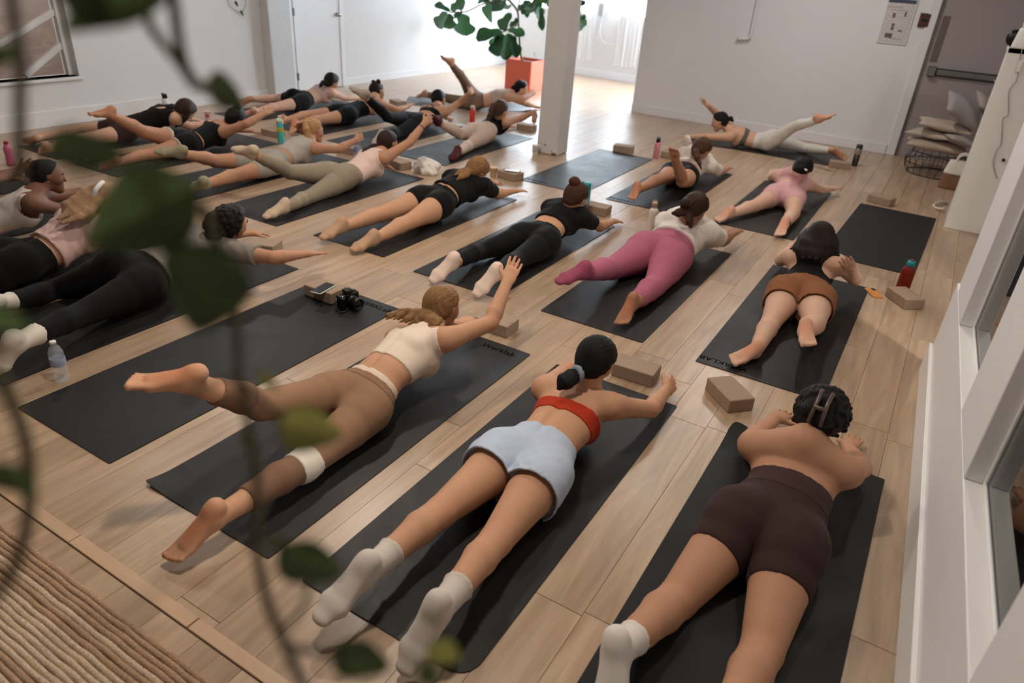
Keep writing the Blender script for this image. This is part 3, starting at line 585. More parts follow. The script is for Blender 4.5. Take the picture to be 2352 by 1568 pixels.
def wood_floor():
    N = NT('oak_plank'); b = N.b; tc = N.n('ShaderNodeTexCoord'); oi = N.n('ShaderNodeObjectInfo')
    ad = N.n('ShaderNodeVectorMath', operation='ADD'); ge = N.n('ShaderNodeNewGeometry')
    cb = N.n('ShaderNodeCombineXYZ'); ml = N.n('ShaderNodeMath', operation='MULTIPLY'); ml.inputs[1].default_value = 37.0
    N.l(oi.outputs['Random'], ml.inputs[0]); N.l(ml.outputs[0], cb.inputs[0]); N.l(ml.outputs[0], cb.inputs[2])
    N.l(ge.outputs['Position'], ad.inputs[0]); N.l(cb.outputs[0], ad.inputs[1])
    m1 = N.n('ShaderNodeMapping'); m1.inputs['Scale'].default_value = (9., .75, 1.); N.l(ad.outputs[0], m1.inputs[0])
    n1 = N.n('ShaderNodeTexNoise', Scale=1.6, Detail=5., Roughness=.6, Distortion=1.2); N.l(m1.outputs[0], n1.inputs['Vector'])
    m2 = N.n('ShaderNodeMapping'); m2.inputs['Scale'].default_value = (70., 3.0, 1.); N.l(ad.outputs[0], m2.inputs[0])
    n2 = N.n('ShaderNodeTexNoise', Scale=2.2, Detail=3.); N.l(m2.outputs[0], n2.inputs['Vector'])
    m3 = N.n('ShaderNodeMapping'); m3.inputs['Scale'].default_value = (4.5, .55, 1.); N.l(ad.outputs[0], m3.inputs[0])
    w = N.n('ShaderNodeTexWave', wave_type='RINGS', Scale=1.4, Distortion=5.5, Detail=2.5); w.inputs['Detail Scale'].default_value = 1.2; N.l(m3.outputs[0], w.inputs['Vector'])
    r1 = N.n('ShaderNodeValToRGB'); r1.color_ramp.elements[0].color = lin((.615, .505, .405)); r1.color_ramp.elements[0].position = .25; r1.color_ramp.elements[1].color = lin((.77, .665, .555)); r1.color_ramp.elements[1].position = .75
    N.l(n1.outputs['Fac'], r1.inputs[0])
    x1 = N.n('ShaderNodeMix', data_type='RGBA', blend_type='MULTIPLY'); x1.inputs[0].default_value = .28; N.l(r1.outputs[0], x1.inputs[6]); N.l(n2.outputs['Color'], x1.inputs[7])
    gr = N.n('ShaderNodeValToRGB'); gr.color_ramp.elements[0].color = (.72, .70, .68, 1); gr.color_ramp.elements[1].color = (1, 1, 1, 1); gr.color_ramp.elements[1].position = .4; N.l(w.outputs['Fac'], gr.inputs[0])
    x2 = N.n('ShaderNodeMix', data_type='RGBA', blend_type='MULTIPLY'); x2.inputs[0].default_value = .30; N.l(x1.outputs[2], x2.inputs[6]); N.l(gr.outputs[0], x2.inputs[7])
    hs = N.n('ShaderNodeHueSaturation'); mr = N.n('ShaderNodeMapRange'); mr.inputs[3].default_value = .90; mr.inputs[4].default_value = 1.12
    N.l(oi.outputs['Random'], mr.inputs[0]); N.l(mr.outputs[0], hs.inputs['Value']); N.l(x2.outputs[2], hs.inputs['Color']); N.l(hs.outputs[0], b.inputs['Base Color'])
    b.inputs['Specular IOR Level'].default_value = .6; b.inputs['Coat Weight'].default_value = .2; b.inputs['Coat Roughness'].default_value = .3
    rr = N.n('ShaderNodeMapRange'); rr.inputs[3].default_value = .27; rr.inputs[4].default_value = .40; N.l(n1.outputs['Fac'], rr.inputs[0]); N.l(rr.outputs[0], b.inputs['Roughness'])
    bp = N.n('ShaderNodeBump', Strength=.12, Distance=.001); N.l(n2.outputs['Fac'], bp.inputs['Height']); N.l(bp.outputs[0], b.inputs['Normal'])
    return N.m
def rubber_mat(name, col, rough):
    N = NT(name); b = N.b; tc = N.n('ShaderNodeTexCoord'); oi = N.n('ShaderNodeObjectInfo')
    c = lin(col)
    n1 = N.n('ShaderNodeTexNoise', Scale=3.5, Detail=6., Roughness=.65, Distortion=.8, noise_dimensions='4D'); N.l(tc.outputs['Object'], n1.inputs['Vector'])
    ml = N.n('ShaderNodeMath', operation='MULTIPLY'); ml.inputs[1].default_value = 20.; N.l(oi.outputs['Random'], ml.inputs[0]); N.l(ml.outputs[0], n1.inputs['W'])
    mx = N.n('ShaderNodeMix', data_type='RGBA'); mx.inputs[6].default_value = [q * .75 for q in c[:3]] + [1]; mx.inputs[7].default_value = [q * 1.5 + .003 for q in c[:3]] + [1]
    N.l(n1.outputs['Fac'], mx.inputs[0]); N.l(mx.outputs[2], b.inputs['Base Color'])
    mr = N.n('ShaderNodeMapRange'); mr.inputs[1].default_value = .3; mr.inputs[2].default_value = .7; mr.inputs[3].default_value = rough - .08; mr.inputs[4].default_value = rough + .12
    N.l(n1.outputs['Fac'], mr.inputs[0]); N.l(mr.outputs[0], b.inputs['Roughness'])
    n2 = N.n('ShaderNodeTexNoise', Scale=600., Detail=1.); N.l(tc.outputs['Object'], n2.inputs['Vector'])
    bp = N.n('ShaderNodeBump', Strength=.15, Distance=.001); N.l(n2.outputs['Fac'], bp.inputs['Height'])
    b2 = N.n('ShaderNodeBump', Strength=.25, Distance=.006); N.l(n1.outputs['Fac'], b2.inputs['Height']); N.l(bp.outputs[0], b2.inputs['Normal']); N.l(b2.outputs[0], b.inputs['Normal'])
    b.inputs['Specular IOR Level'].default_value = .24
    return N.m
def clear_glass(name, tint=(.95, .97, .97), rough=.02, body=.12):
    N = NT(name); t = N.t
    tr = N.n('ShaderNodeBsdfTransparent'); tr.inputs[0].default_value = (*tint, 1); gl = N.n('ShaderNodeBsdfGlossy'); gl.inputs['Roughness'].default_value = rough
    fr = N.n('ShaderNodeFresnel'); fr.inputs[0].default_value = 1.45; mx = N.n('ShaderNodeMixShader')
    ad = N.n('ShaderNodeMath', operation='ADD', use_clamp=True); ad.inputs[1].default_value = body * .3; N.l(fr.outputs[0], ad.inputs[0])
    N.l(ad.outputs[0], mx.inputs[0]); N.l(tr.outputs[0], mx.inputs[1]); N.l(gl.outputs[0], mx.inputs[2]); N.l(mx.outputs[0], t.nodes['Material Output'].inputs[0])
    return N.m
def gradient_z(name, stops, rough=.35):
    """colour by height of the object itself (printed colour fade of a bottle)"""
    N = NT(name); tc = N.n('ShaderNodeTexCoord'); sp = N.n('ShaderNodeSeparateXYZ'); N.l(tc.outputs['Generated'], sp.inputs[0]); r = N.n('ShaderNodeValToRGB'); N.l(sp.outputs[2], r.inputs[0])
    e = r.color_ramp.elements; e[0].position = stops[0][0]; e[0].color = lin(stops[0][1]); e[1].position = stops[-1][0]; e[1].color = lin(stops[-1][1])
    for p, c in stops[1:-1]: q = e.new(p); q.color = lin(c)
    N.l(r.outputs[0], N.b.inputs['Base Color']); N.b.inputs['Roughness'].default_value = rough; return N.m
M = {}
M['white_wall'] = plain('painted_wall', (.88, .875, .87), .75, .015, 2., .08, 60.)
M['cool_wall'] = plain('painted_wall_grey', (.86, .86, .875), .75, .015, 2., .08, 60.)
M['white_paint'] = plain('gloss_white_paint', (.91, .91, .91), .45, .02, 3., .05, 40.)
M['column'] = plain('column_paint', (.79, .785, .78), .6, .07, 5., .35, 30.)
M['door_grey'] = plain('door_grey_paint', (.60, .57, .57), .6, .03, 2., .04, 60.)
M['ceiling'] = plain('ceiling_paint', (.62, .61, .60), .8, .01)
M['oak'] = wood_floor()
M['joint'] = plain('dark_joint', (.40, .31, .24), .8, .1)
M['strip'] = plain('threshold_oak', (.72, .60, .49), .42, .14, 2.2, .1, 90., stretch=(2., 14., 4.))
M['mat'] = rubber_mat('mat_rubber', (.112, .107, .107), .43)
M['mat_dark'] = rubber_mat('mat_black', (.075, .073, .076), .52)
M['mat_print'] = plain('mat_lettering', (.02, .02, .02), 1.0, 0, spec=0.0)
M['cork'] = plain('block_foam', (.585, .50, .425), .75, .08, 30., .2, 150.)
M['chrome'] = plain('chrome', (.75, .75, .76), .18, 0, metallic=1.0)
M['steel'] = plain('brushed_steel', (.50, .50, .49), .38, .05, 20., metallic=.9)
M['black_plastic'] = plain('black_plastic', (.05, .05, .055), .35, .05)
M['dark_grey'] = plain('dark_grey_plastic', (.18, .18, .19), .5, .05)
M['white_plastic'] = plain('white_plastic', (.88, .87, .85), .4, .02)
M['glass'] = clear_glass('window_glass', (.93, .95, .95), .02, .25)
M['bottle_clear'] = plain('clear_plastic', (.88, .92, .97), .08, 0, alpha=.22)
M['terracotta'] = plain('terracotta', (.78, .36, .27), .65, .06, 5., .05, 60.)
M['soil'] = plain('soil', (.16, .12, .09), .95, .3, 40., .8, 80.)
M['bark'] = plain('bark', (.33, .27, .22), .85, .2, 20., .5, 90.)
M['fig_leaf'] = plain('fig_leaf', (.20, .34, .19), .40, .25, 5., .3, 25., spec=.5)
def thin_leaf(name, col, col2):
    N = NT(name); b = N.b; tc = N.n('ShaderNodeTexCoord'); no = N.n('ShaderNodeTexNoise', Scale=3.5, Detail=4.); N.l(tc.outputs['Object'], no.inputs['Vector'])
    mx = N.n('ShaderNodeMix', data_type='RGBA'); mx.inputs[6].default_value = lin(col); mx.inputs[7].default_value = lin(col2); N.l(no.outputs['Fac'], mx.inputs[0]); N.l(mx.outputs[2], b.inputs['Base Color']); b.inputs['Roughness'].default_value = .5
    tl = N.n('ShaderNodeBsdfTranslucent'); N.l(mx.outputs[2], tl.inputs[0]); ms = N.n('ShaderNodeMixShader'); ms.inputs[0].default_value = .4; N.l(b.outputs[0], ms.inputs[1]); N.l(tl.outputs[0], ms.inputs[2]); N.l(ms.outputs[0], N.t.nodes['Material Output'].inputs[0]); return N.m
M['vine_leaf'] = thin_leaf('vine_leaf', (.30, .385, .25), (.46, .51, .33))
M['vine_pale'] = thin_leaf('vine_leaf_pale', (.48, .50, .27), (.72, .70, .44))
M['vine_stem'] = plain('vine_stem', (.37, .33, .22), .6, .2, 30.)
def jute(lo, hi):
    N = NT('jute'); b = N.b; ge = N.n('ShaderNodeNewGeometry'); m = N.n('ShaderNodeMapping'); m.inputs['Scale'].default_value = (40., 110., 110.); N.l(ge.outputs['Position'], m.inputs[0])
    n = N.n('ShaderNodeTexNoise', Scale=3., Detail=4.); N.l(m.outputs[0], n.inputs['Vector']); r = N.n('ShaderNodeValToRGB'); r.color_ramp.elements[0].position = .3; r.color_ramp.elements[0].color = lin(lo); r.color_ramp.elements[1].position = .7; r.color_ramp.elements[1].color = lin(hi); N.l(n.outputs['Fac'], r.inputs[0]); N.l(r.outputs[0], b.inputs['Base Color'])
    bp = N.n('ShaderNodeBump', Strength=.7, Distance=.004); N.l(n.outputs['Fac'], bp.inputs['Height']); N.l(bp.outputs[0], b.inputs['Normal']); b.inputs['Roughness'].default_value = .95; return N.m
M['jute'] = jute((.52, .40, .31), (.72, .60, .49)); M['jute_pale'] = jute((.62, .52, .43), (.83, .74, .64))

# ------------------------------------------------------------------ mesh helpers
def bm_obj(name, bm, mat, parent=None, smooth=False, loc=None):
    me = bpy.data.meshes.new(name); bm.normal_update(); bm.to_mesh(me); bm.free()
    if smooth:
        for p in me.polygons: p.use_smooth = True
    if mat is not None: me.materials.append(mat)
    o = bpy.data.objects.new(name, me); COL.objects.link(o)
    if loc is not None: o.location = loc
    if parent is not None: o.parent = parent
    return o
def bx(bm, lo, hi, bev=0.0, seg=1):
    c = [(a + b) / 2 for a, b in zip(lo, hi)]; s = [b - a for a, b in zip(lo, hi)]
    r = bmesh.ops.create_cube(bm, size=1.0, matrix=Matrix.Translation(c) @ Matrix.Diagonal((*s, 1)))
    if bev:
        vs = set(r['verts']); es = [e for e in bm.edges if e.verts[0] in vs and e.verts[1] in vs]
        bmesh.ops.bevel(bm, geom=es, offset=bev, segments=seg, affect='EDGES', profile=.5)
    return bm
def box_obj(name, lo, hi, mat, parent=None, bev=0.0, seg=1): return bm_obj(name, bx(bmesh.new(), lo, hi, bev, seg), mat, parent)
def lathe(bm, prof, seg=24, c=(0, 0)):
    rings = []
    for r, z in prof:
        if r < 1e-5: rings.append([bm.verts.new((c[0], c[1], z))])
        else: rings.append([bm.verts.new((c[0] + r * math.cos(2 * math.pi * i / seg), c[1] + r * math.sin(2 * math.pi * i / seg), z)) for i in range(seg)])
    for a, b in zip(rings[:-1], rings[1:]):
        for i in range(seg):
            j = (i + 1) % seg
            q = ([a[0]] if len(a) == 1 else [a[i], a[j]]) + ([b[0]] if len(b) == 1 else [b[j], b[i]])
            if len(q) > 2: bm.faces.new(q)
    return bm
def tube(bm, pts, r, seg=8, closed=False, cap=True):
    pts = [Vector(p) for p in pts]; n = len(pts); rings = []; rr = r if hasattr(r, '__len__') else [r] * n
    prev = None
    for i, p in enumerate(pts):
        if closed: t = (pts[(i + 1) % n] - pts[i - 1]).normalized()
        else: t = (pts[min(i + 1, n - 1)] - pts[max(i - 1, 0)]).normalized()
        if prev is None: a = t.orthogonal().normalized()
        else: a = (prev - t * prev.dot(t)); a = a.normalized() if a.length > 1e-6 else t.orthogonal().normalized()
        prev = a; b = t.cross(a)
        rings.append([bm.verts.new(p + (a * math.cos(2 * math.pi * k / seg) + b * math.sin(2 * math.pi * k / seg)) * rr[i]) for k in range(seg)])
    m = n if closed else n - 1
    for i in range(m):
        A, B_ = rings[i], rings[(i + 1) % n]
        for k in range(seg): bm.faces.new((A[k], A[(k + 1) % seg], B_[(k + 1) % seg], B_[k]))
    if cap and not closed: bm.faces.new(rings[0][::-1]); bm.faces.new(rings[-1])
    return bm
def smooth_path(pts, n=6):
    P = [Vector(p) for p in pts]; out = []
    for i in range(len(P) - 1):
        p0, p1, p2, p3 = P[max(i - 1, 0)], P[i], P[i + 1], P[min(i + 2, len(P) - 1)]
        for k in range(n):
            t = k / n; out.append(.5 * ((2 * p1) + (p2 - p0) * t + (2 * p0 - 5 * p1 + 4 * p2 - p3) * t * t + (3 * p1 - p0 - 3 * p2 + p3) * t ** 3))
    return out + [P[-1]]
def empty(name, loc, rz=0.0):
    o = bpy.data.objects.new(name, None); COL.objects.link(o); o.location = loc; o.rotation_euler = (0, 0, rz); o.empty_display_size = .1; return o
def tag(o, label, cat, group=None):
    o['label'] = label; o['category'] = cat
    if group: o['group'] = group
    return o
def struct(o): o['kind'] = 'structure'; return o
def text_mesh(name, body, size, mat, parent, loc, rz, extrude=.0004):
    cu = bpy.data.curves.new(name, 'FONT'); cu.body = body; cu.size = size; cu.extrude = extrude; cu.resolution_u = 3
    t = bpy.data.objects.new(name + '_tmp', cu); COL.objects.link(t)
    dg = bpy.context.evaluated_depsgraph_get(); me = bpy.data.meshes.new_from_object(t.evaluated_get(dg)); bpy.data.objects.remove(t)
    me.name = name; me.materials.clear(); me.materials.append(mat)
    o = bpy.data.objects.new(name, me); COL.objects.link(o); o.parent = parent; o.location = loc; o.rotation_euler = (0, 0, rz); return o
rnd = random.Random(7)
# ------------------------------------------------------------------ room shell
XL, YB, YR, ZC = -8.1, 10.3, 13.2, 3.1
floor = struct(bm_obj('floor', bx(bmesh.new(), (XL - .2, -2.2, -.08), (3.2, YR + .2, -.004)), M['joint']))
PW, PL = .184, 1.30
cells = []
for i in range(-43, 20):
    x0 = -.54 + i * PW
    if x0 + PW < XL or x0 > 3.1: continue
    off = {0: 1.57, 1: 2.32, -1: 2.85}.get(i, rnd.uniform(0, PL)) % PL
    y = .862
    for k in range(-1, 12):
        a = off + k * PL; b = a + PL; a = max(a, .862); b = min(b, YR)
        if b - a > .006: cells.append((x0, a, b))
    cells.append((x0, -2.1, .815))
cells = [c for c in cells if c[0] < 1.7 or c[1] < 0]
cells.sort(key=lambda c: math.hypot(c[0] + .09 + 1.2, (c[1] + c[2]) / 2 - 2.2))
pm_ = bmesh.new(); g_ = .0004
bx(pm_, (0, 0, -.004), (1, 1, 0)); plank_me = bpy.data.meshes.new('plank')
pm_.clear()
e_ = .0009
vs = [pm_.verts.new(v) for v in ((g_ / PW, 0, -.004), (1 - g_ / PW, 0, -.004), (1 - g_ / PW, 1, -.004), (g_ / PW, 1, -.004), (e_ / PW, .0009, 0), (1 - e_ / PW, .0009, 0), (1 - e_ / PW, .9991, 0), (e_ / PW, .9991, 0))]
for f in ((4, 5, 6, 7), (0, 1, 5, 4), (1, 2, 6, 5), (2, 3, 7, 6), (3, 0, 4, 7)): pm_.faces.new([vs[i] for i in f])
pm_.to_mesh(plank_me); pm_.free(); plank_me.materials.append(M['oak'])
for x0, a, b in cells[:295]:
    o = bpy.data.objects.new('plank', plank_me); COL.objects.link(o); o.location = (x0, a + .0006, 0); o.scale = (PW, b - a - .0012, 1); o.parent = floor
bm = bmesh.new()
for x0, a, b in cells[295:]:
    q = [bm.verts.new(v) for v in ((x0 + .0016, a + .0015, 0), (x0 + PW - .0016, a + .0015, 0), (x0 + PW - .0016, b - .0015, 0), (x0 + .0016, b - .0015, 0))]; bm.faces.new(q)
    d = [bm.verts.new((v.co.x, v.co.y, -.004)) for v in q]
    for i in range(4): bm.faces.new((q[i], d[i], d[(i + 1) % 4], q[(i + 1) % 4]))
o = bm_obj('planks', bm, M['oak'], floor); o['kind'] = 'stuff'
th = struct(empty('trim_1', (0, .84, 0)))
x = -4.03
while x < .35:
    b_ = box_obj('board', (x + .0015, -.0225, -.004), (min(x + .625, .36) - .0015, .0225, .003), M['strip'], th, .002); x += .626
# left wall with an interior window
def wall(name, boxes, mat, bev=0):
    bm = bmesh.new()
    for lo, hi in boxes: bx(bm, lo, hi)
    return struct(bm_obj(name, bm, mat))
WY0, WY1, WZ0, WZ1 = 2.95, 4.50, .475, 1.62
wall('wall_left', [((XL - .2, -2.2, 0), (XL, WY0, ZC)), ((XL - .2, WY0, 0), (XL, WY1, WZ0)), ((XL - .2, WY0, WZ1), (XL, WY1, ZC)), ((XL - .2, WY1, 0), (XL, YR, ZC))], M['white_wall'])
struct(box_obj('baseboard_left', (XL, -2.2, 0), (XL + .025, 5.40, .165), M['white_paint'], None, .004))
struct(box_obj('trim_2', (XL, 7.02, 0), (XL + .16, 7.40, ZC), M['column'], None, .008))       # pilaster by the white door
struct(box_obj('baseboard_far', (XL, 8.55, 0), (XL + .02, YR, .11), M['white_paint'], None, .004))
struct(box_obj('baseboard_mid', (XL, 5.42, 0), (XL + .02, 7.02, .10), M['white_paint'], None, .004))
w1 = struct(empty('window_1', (XL, (WY0 + WY1) / 2, WZ0)))
yc = (WY1 - WY0) / 2
box_obj('window_sill', (-.18, -yc - .03, -.03), (.03, yc + .03, .0), M['white_paint'], w1, .004)
box_obj('frame', (-.19, yc - .05, 0), (-.10, yc, WZ1 - WZ0), M['white_paint'], w1, .003)
box_obj('frame', (-.19, -yc, 0), (-.10, -yc + .05, WZ1 - WZ0), M['white_paint'], w1, .003)
def brace(y0, z0, y1, z1, w=.055):
    d = Vector((0, y1 - y0, z1 - z0)); L = d.length
    bm = bx(bmesh.new(), (-.022, 0, -w / 2), (.022, L, w / 2), .003)
    bmesh.ops.transform(bm, matrix=Matrix.Translation((-.145, y0, z0)) @ Matrix.Rotation(math.atan2(d.z, d.y), 4, 'X'), verts=bm.verts)
    return bm_obj('lattice_bar', bm, M['white_paint'], w1)
brace(.30, .02, .74, .30); brace(-.35, .10, .74, .62); brace(-.75, .62, .3, .78); brace(-.75, .76, .3, .92, .05); brace(-.75, .45, .2, 1.1, .05)
box_obj('pane', (-.165, -yc, 0), (-.160, yc, WZ1 - WZ0), M['glass'], w1)
wall('wall_corridor', [((XL - 1.4, 1.5, 0), (XL - 1.3, 6.5, ZC)), ((XL - 1.4, 1.4, 0), (XL - .2, 1.5, ZC)), ((XL - 1.4, 6.5, 0), (XL - .2, 6.6, ZC)), ((XL - 1.4, 1.4, ZC), (XL - .2, 6.6, ZC + .1)), ((XL - 1.4, 1.4, -.1), (XL - .2, 6.6, 0))], plain('corridor_paint', (.62, .56, .53), .8, .04))
# white door on the left
dr = struct(empty('door_1', (XL, 8.0, 0)))
dz = 2.15
box_obj('leaf', (.005, -.43, .01), (.04, .45, dz), M['white_paint'], dr, .003)
for s_ in (-1, 1): box_obj('jamb', (0, s_ * .50 - .055, 0), (.055, s_ * .50 + .035, dz + .09), M['white_paint'], dr, .004)
box_obj('jamb', (0, -.555, dz + .02), (.055, .555, dz + .11), M['white_paint'], dr, .004)
for z in (.22, 1.06): box_obj('hinge', (.035, -.445, z - .05), (.062, -.425, z + .05), M['steel'], dr, .002)
bm = bmesh.new(); lathe(bm, [(0, 0), (.028, 0), (.028, .008), (.012, .012), (.012, .03), (.026, .04), (.030, .055), (.022, .07), (0, .072)], 16)
bmesh.ops.transform(bm, matrix=Matrix.Translation((.04, .40, 1.01)) @ Matrix.Rotation(math.pi / 2, 4, 'Y'), verts=bm.verts); bm_obj('door_knob', bm, M['chrome'], dr, True)
# rear wall with windows, wall carrying the exit door
wins = [(-7.7, -6.45), (-5.58, -4.3), (-3.7, -.6)]; wz0, wz1 = 1.12, 2.75
boxes = [((XL - .2, YR, 0), (3.2, YR + .2, wz0)), ((XL - .2, YR, wz1), (3.2, YR + .2, ZC))]
xs = [XL - .2] + [q for w_ in wins for q in w_] + [3.2]
for a, b in zip(xs[::2], xs[1::2]): boxes.append(((a, YR, wz0), (b, YR + .2, wz1)))
wall('wall_rear', boxes, M['white_wall'])
struct(box_obj('baseboard_rear', (XL, YR - .02, 0), (3.1, YR, .13), M['white_paint'], None, .004))
for n, (a, b) in enumerate(wins):
    w_ = struct(empty('window_%d' % (n + 2), ((a + b) / 2, YR, wz0))); hw = (b - a) / 2; hh = wz1 - wz0
    box_obj('window_sill', (-hw - .04, -.06, -.03), (hw + .04, .19, 0), M['white_paint'], w_, .004)
    for q in ((-hw, -hw + .05), (hw - .05, hw), (-.02, .02)): box_obj('frame', (q[0], .06, 0), (q[1], .12, hh), M['white_paint'], w_, .003)
    for z in (0, hh - .05): box_obj('frame', (-hw, .061, z), (hw, .119, z + .05), M['white_paint'], w_, .003)
    for s_ in (-1, 1): box_obj('pane', (min(0, s_ * hw), .087, 0), (max(0, s_ * hw), .091, hh), M['glass'], w_)
wall('wall_back', [((-4.05, YB, 0), (-.47, YB + .14, ZC)), ((.56, YB, 0), (3.2, YB + .14, ZC)), ((-.47, YB, 2.2), (.56, YB + .14, ZC))], M['cool_wall'])
struct(box_obj('baseboard_back', (-4.05, YB - .022, .0), (-.56, YB, .12), M['cool_wall'], None, .004))
wall('wall_right', [((3.0, -2.2, 0), (3.2, 10.75, ZC)), ((3.0, 13.0, 0), (3.2, YR, ZC)), ((3.0, 10.75, 0), (3.2, 13.0, .5)), ((3.0, 10.75, 2.8), (3.2, 13.0, ZC))], M['white_wall'])
w_ = struct(empty('window_5', (3.0, 11.875, .5)))
box_obj('window_sill', (-.05, -1.15, -.03), (.19, 1.15, 0), M['white_paint'], w_, .004)
for q in (-1.125, -.02, 1.075): box_obj('frame', (.06, q, 0), (.12, q + .05, 2.3), M['white_paint'], w_, .003)
for s_ in (0, 1): box_obj('pane', (.087, -1.08 + s_ * 1.1, 0), (.091, -.02 + s_ * 1.1, 2.3), M['glass'], w_)
wall('wall_front', [((XL - .2, -2.4, 0), (3.2, -2.2, ZC))], plain('front_wall_paint', (.55, .53, .52), .8, .02))
wall('ceiling', [((XL - .2, -2.4, ZC), (3.2, YR + .2, ZC + .12))], M['ceiling'])
# exit door with push bar
ex = struct(empty('door_2', (.045, YB, 0)))
box_obj('leaf', (-.499, .045, .0), (.499, .09, 2.16), M['door_grey'], ex, .003)
for s_ in (-1, 1): box_obj('jamb', (s_ * .545 - .05, -.03, 0), (s_ * .545 + .05, .10, 2.24), M['cool_wall'], ex, .005)
box_obj('jamb', (-.595, -.03, 2.14), (.595, .10, 2.25), M['cool_wall'], ex, .005)
box_obj('kick_plate', (-.44, .040, 1.12), (-.36, .046, 1.62), plain('plate_brown', (.40, .35, .34), .6, .05), ex)
pb = box_obj('push_bar', (-.33, -.005, .985), (.32, .03, 1.045), M['steel'], ex, .008, 2)
box_obj('bar_channel', (-.40, .02, .97), (.46, .046, 1.06), M['dark_grey'], pb, .003)
box_obj('latch_housing', (-.425, -.03, .965), (-.335, .045, 1.075), M['steel'], pb, .008)
# column
bm = bx(bmesh.new(), (-.13, -.125, 0), (.13, .125, ZC), .012); column = struct(bm_obj('trim_3', bm, M['column'], None, loc=(-3.68, 7.125, 0)))
for x_, z_, w_ in ((-.03, .10, .010), (-.015, .095, .007), (.06, .045, .008), (-.10, .02, .02), (.09, .012, .03)): box_obj('paint_chip', (x_ - w_, -.1262, z_ - w_ * .6), (x_ + w_, -.124, z_ + w_ * .6), M['joint'], column)
# glazed partition on the right
PA = math.atan(.0396)
pt = struct(empty('wall_partition', (.4543, 0, 0), PA))
TH = .15
P_ = lambda n, lo, hi, m=M['white_paint'], bev=.003: box_obj(n, lo, hi, m, pt, bev)
P_('panel', (0, -2.0, 0), (TH, 4.13, .54))
P_('skirting', (-.018, -2.0, 0), (0, 4.155, .172))
P_('header', (0, -2.0, 2.45), (TH, 4.13, ZC))
for a, b in ((3.535, 3.98), (2.245, 2.70), (.95, 1.425), (-.4, .1)): P_('post', (0, a, .541), (TH, b, 2.449))
P_('end_casing', (.012, 3.98, .175), (TH, 4.13, 2.449))
for a, b in ((2.70, 3.535), (1.425, 2.245), (.1, .95)):
    P_('pane', (.062, a, .545), (.067, b, 2.445), M['glass'], 0)
    P_('glazing_bead', (.052, a, .541), (.062, b, .553)); 
    P_('glazing_bead', (.052, b - .012, .553), (.062, b, 2.44)); P_('glazing_bead', (.052, a, .553), (.062, a + .012, 2.44))
# timber frame and screens seen through the glass, in the next room
sc_ = tag(empty('timber_screen', (1.35, 2.6, 0)), 'white slatted timber screen standing behind the glazed partition', 'screen')
for k in range(9): box_obj('slat', (-.02, -1.7 + k * .52, 0), (.02, -1.7 + k * .52 + .10, 2.4), M['white_paint'], sc_, .003)
box_obj('rail', (.02, -1.75, .60), (.05, 2.6, .70), M['white_paint'], sc_, .003); box_obj('rail', (.02, -1.75, 1.6), (.05, 2.6, 1.7), M['white_paint'], sc_, .003)
cp = tag(box_obj('cupboard', (1.75, .5, 0), (2.3, 4.3, 2.0), plain('brown_wood', (.45, .36, .31), .6, .15, 3., stretch=(1, 6, 1)), None, .01), 'dark brown cupboard seen behind the glass of the partition', 'cupboard')
# jute rug in the near corner
rug = tag(empty('jute_rug', (-2.4, 0, 0)), 'natural jute rug with thick braided rows in the near left corner', 'rug')
bm = bmesh.new(); bx(bm, (-2.2, -1.2, .001), (2.2, .735, .008)); bm_obj('backing', bm, M['jute'], rug)
rb = bmesh.new(); pts = [(-2.2 + 4.4 * k / 130, .0012 * math.sin(k * 1.1), .0) for k in range(131)]
tube(rb, pts, [.0108 + .0008 * math.sin(k * 1.9) for k in range(131)], 6); row_me = bpy.data.meshes.new('cord_row'); rb.to_mesh(row_me); rb.free(); row_me.materials.append(M['jute']); row_me2 = row_me.copy(); row_me2.materials.clear(); row_me2.materials.append(M['jute_pale'])
for q_ in (row_me, row_me2):
    for p in q_.polygons: p.use_smooth = True
y = .725; k = 0
while y > -.6:
    o = bpy.data.objects.new('cord_row', row_me2 if rnd.random() < .45 else row_me); COL.objects.link(o); o.parent = rug; o.location = (rnd.uniform(-.03, .03), y, .013); o.scale = (1, 1, 1 if k % 2 else .85); y -= .0190; k += 1

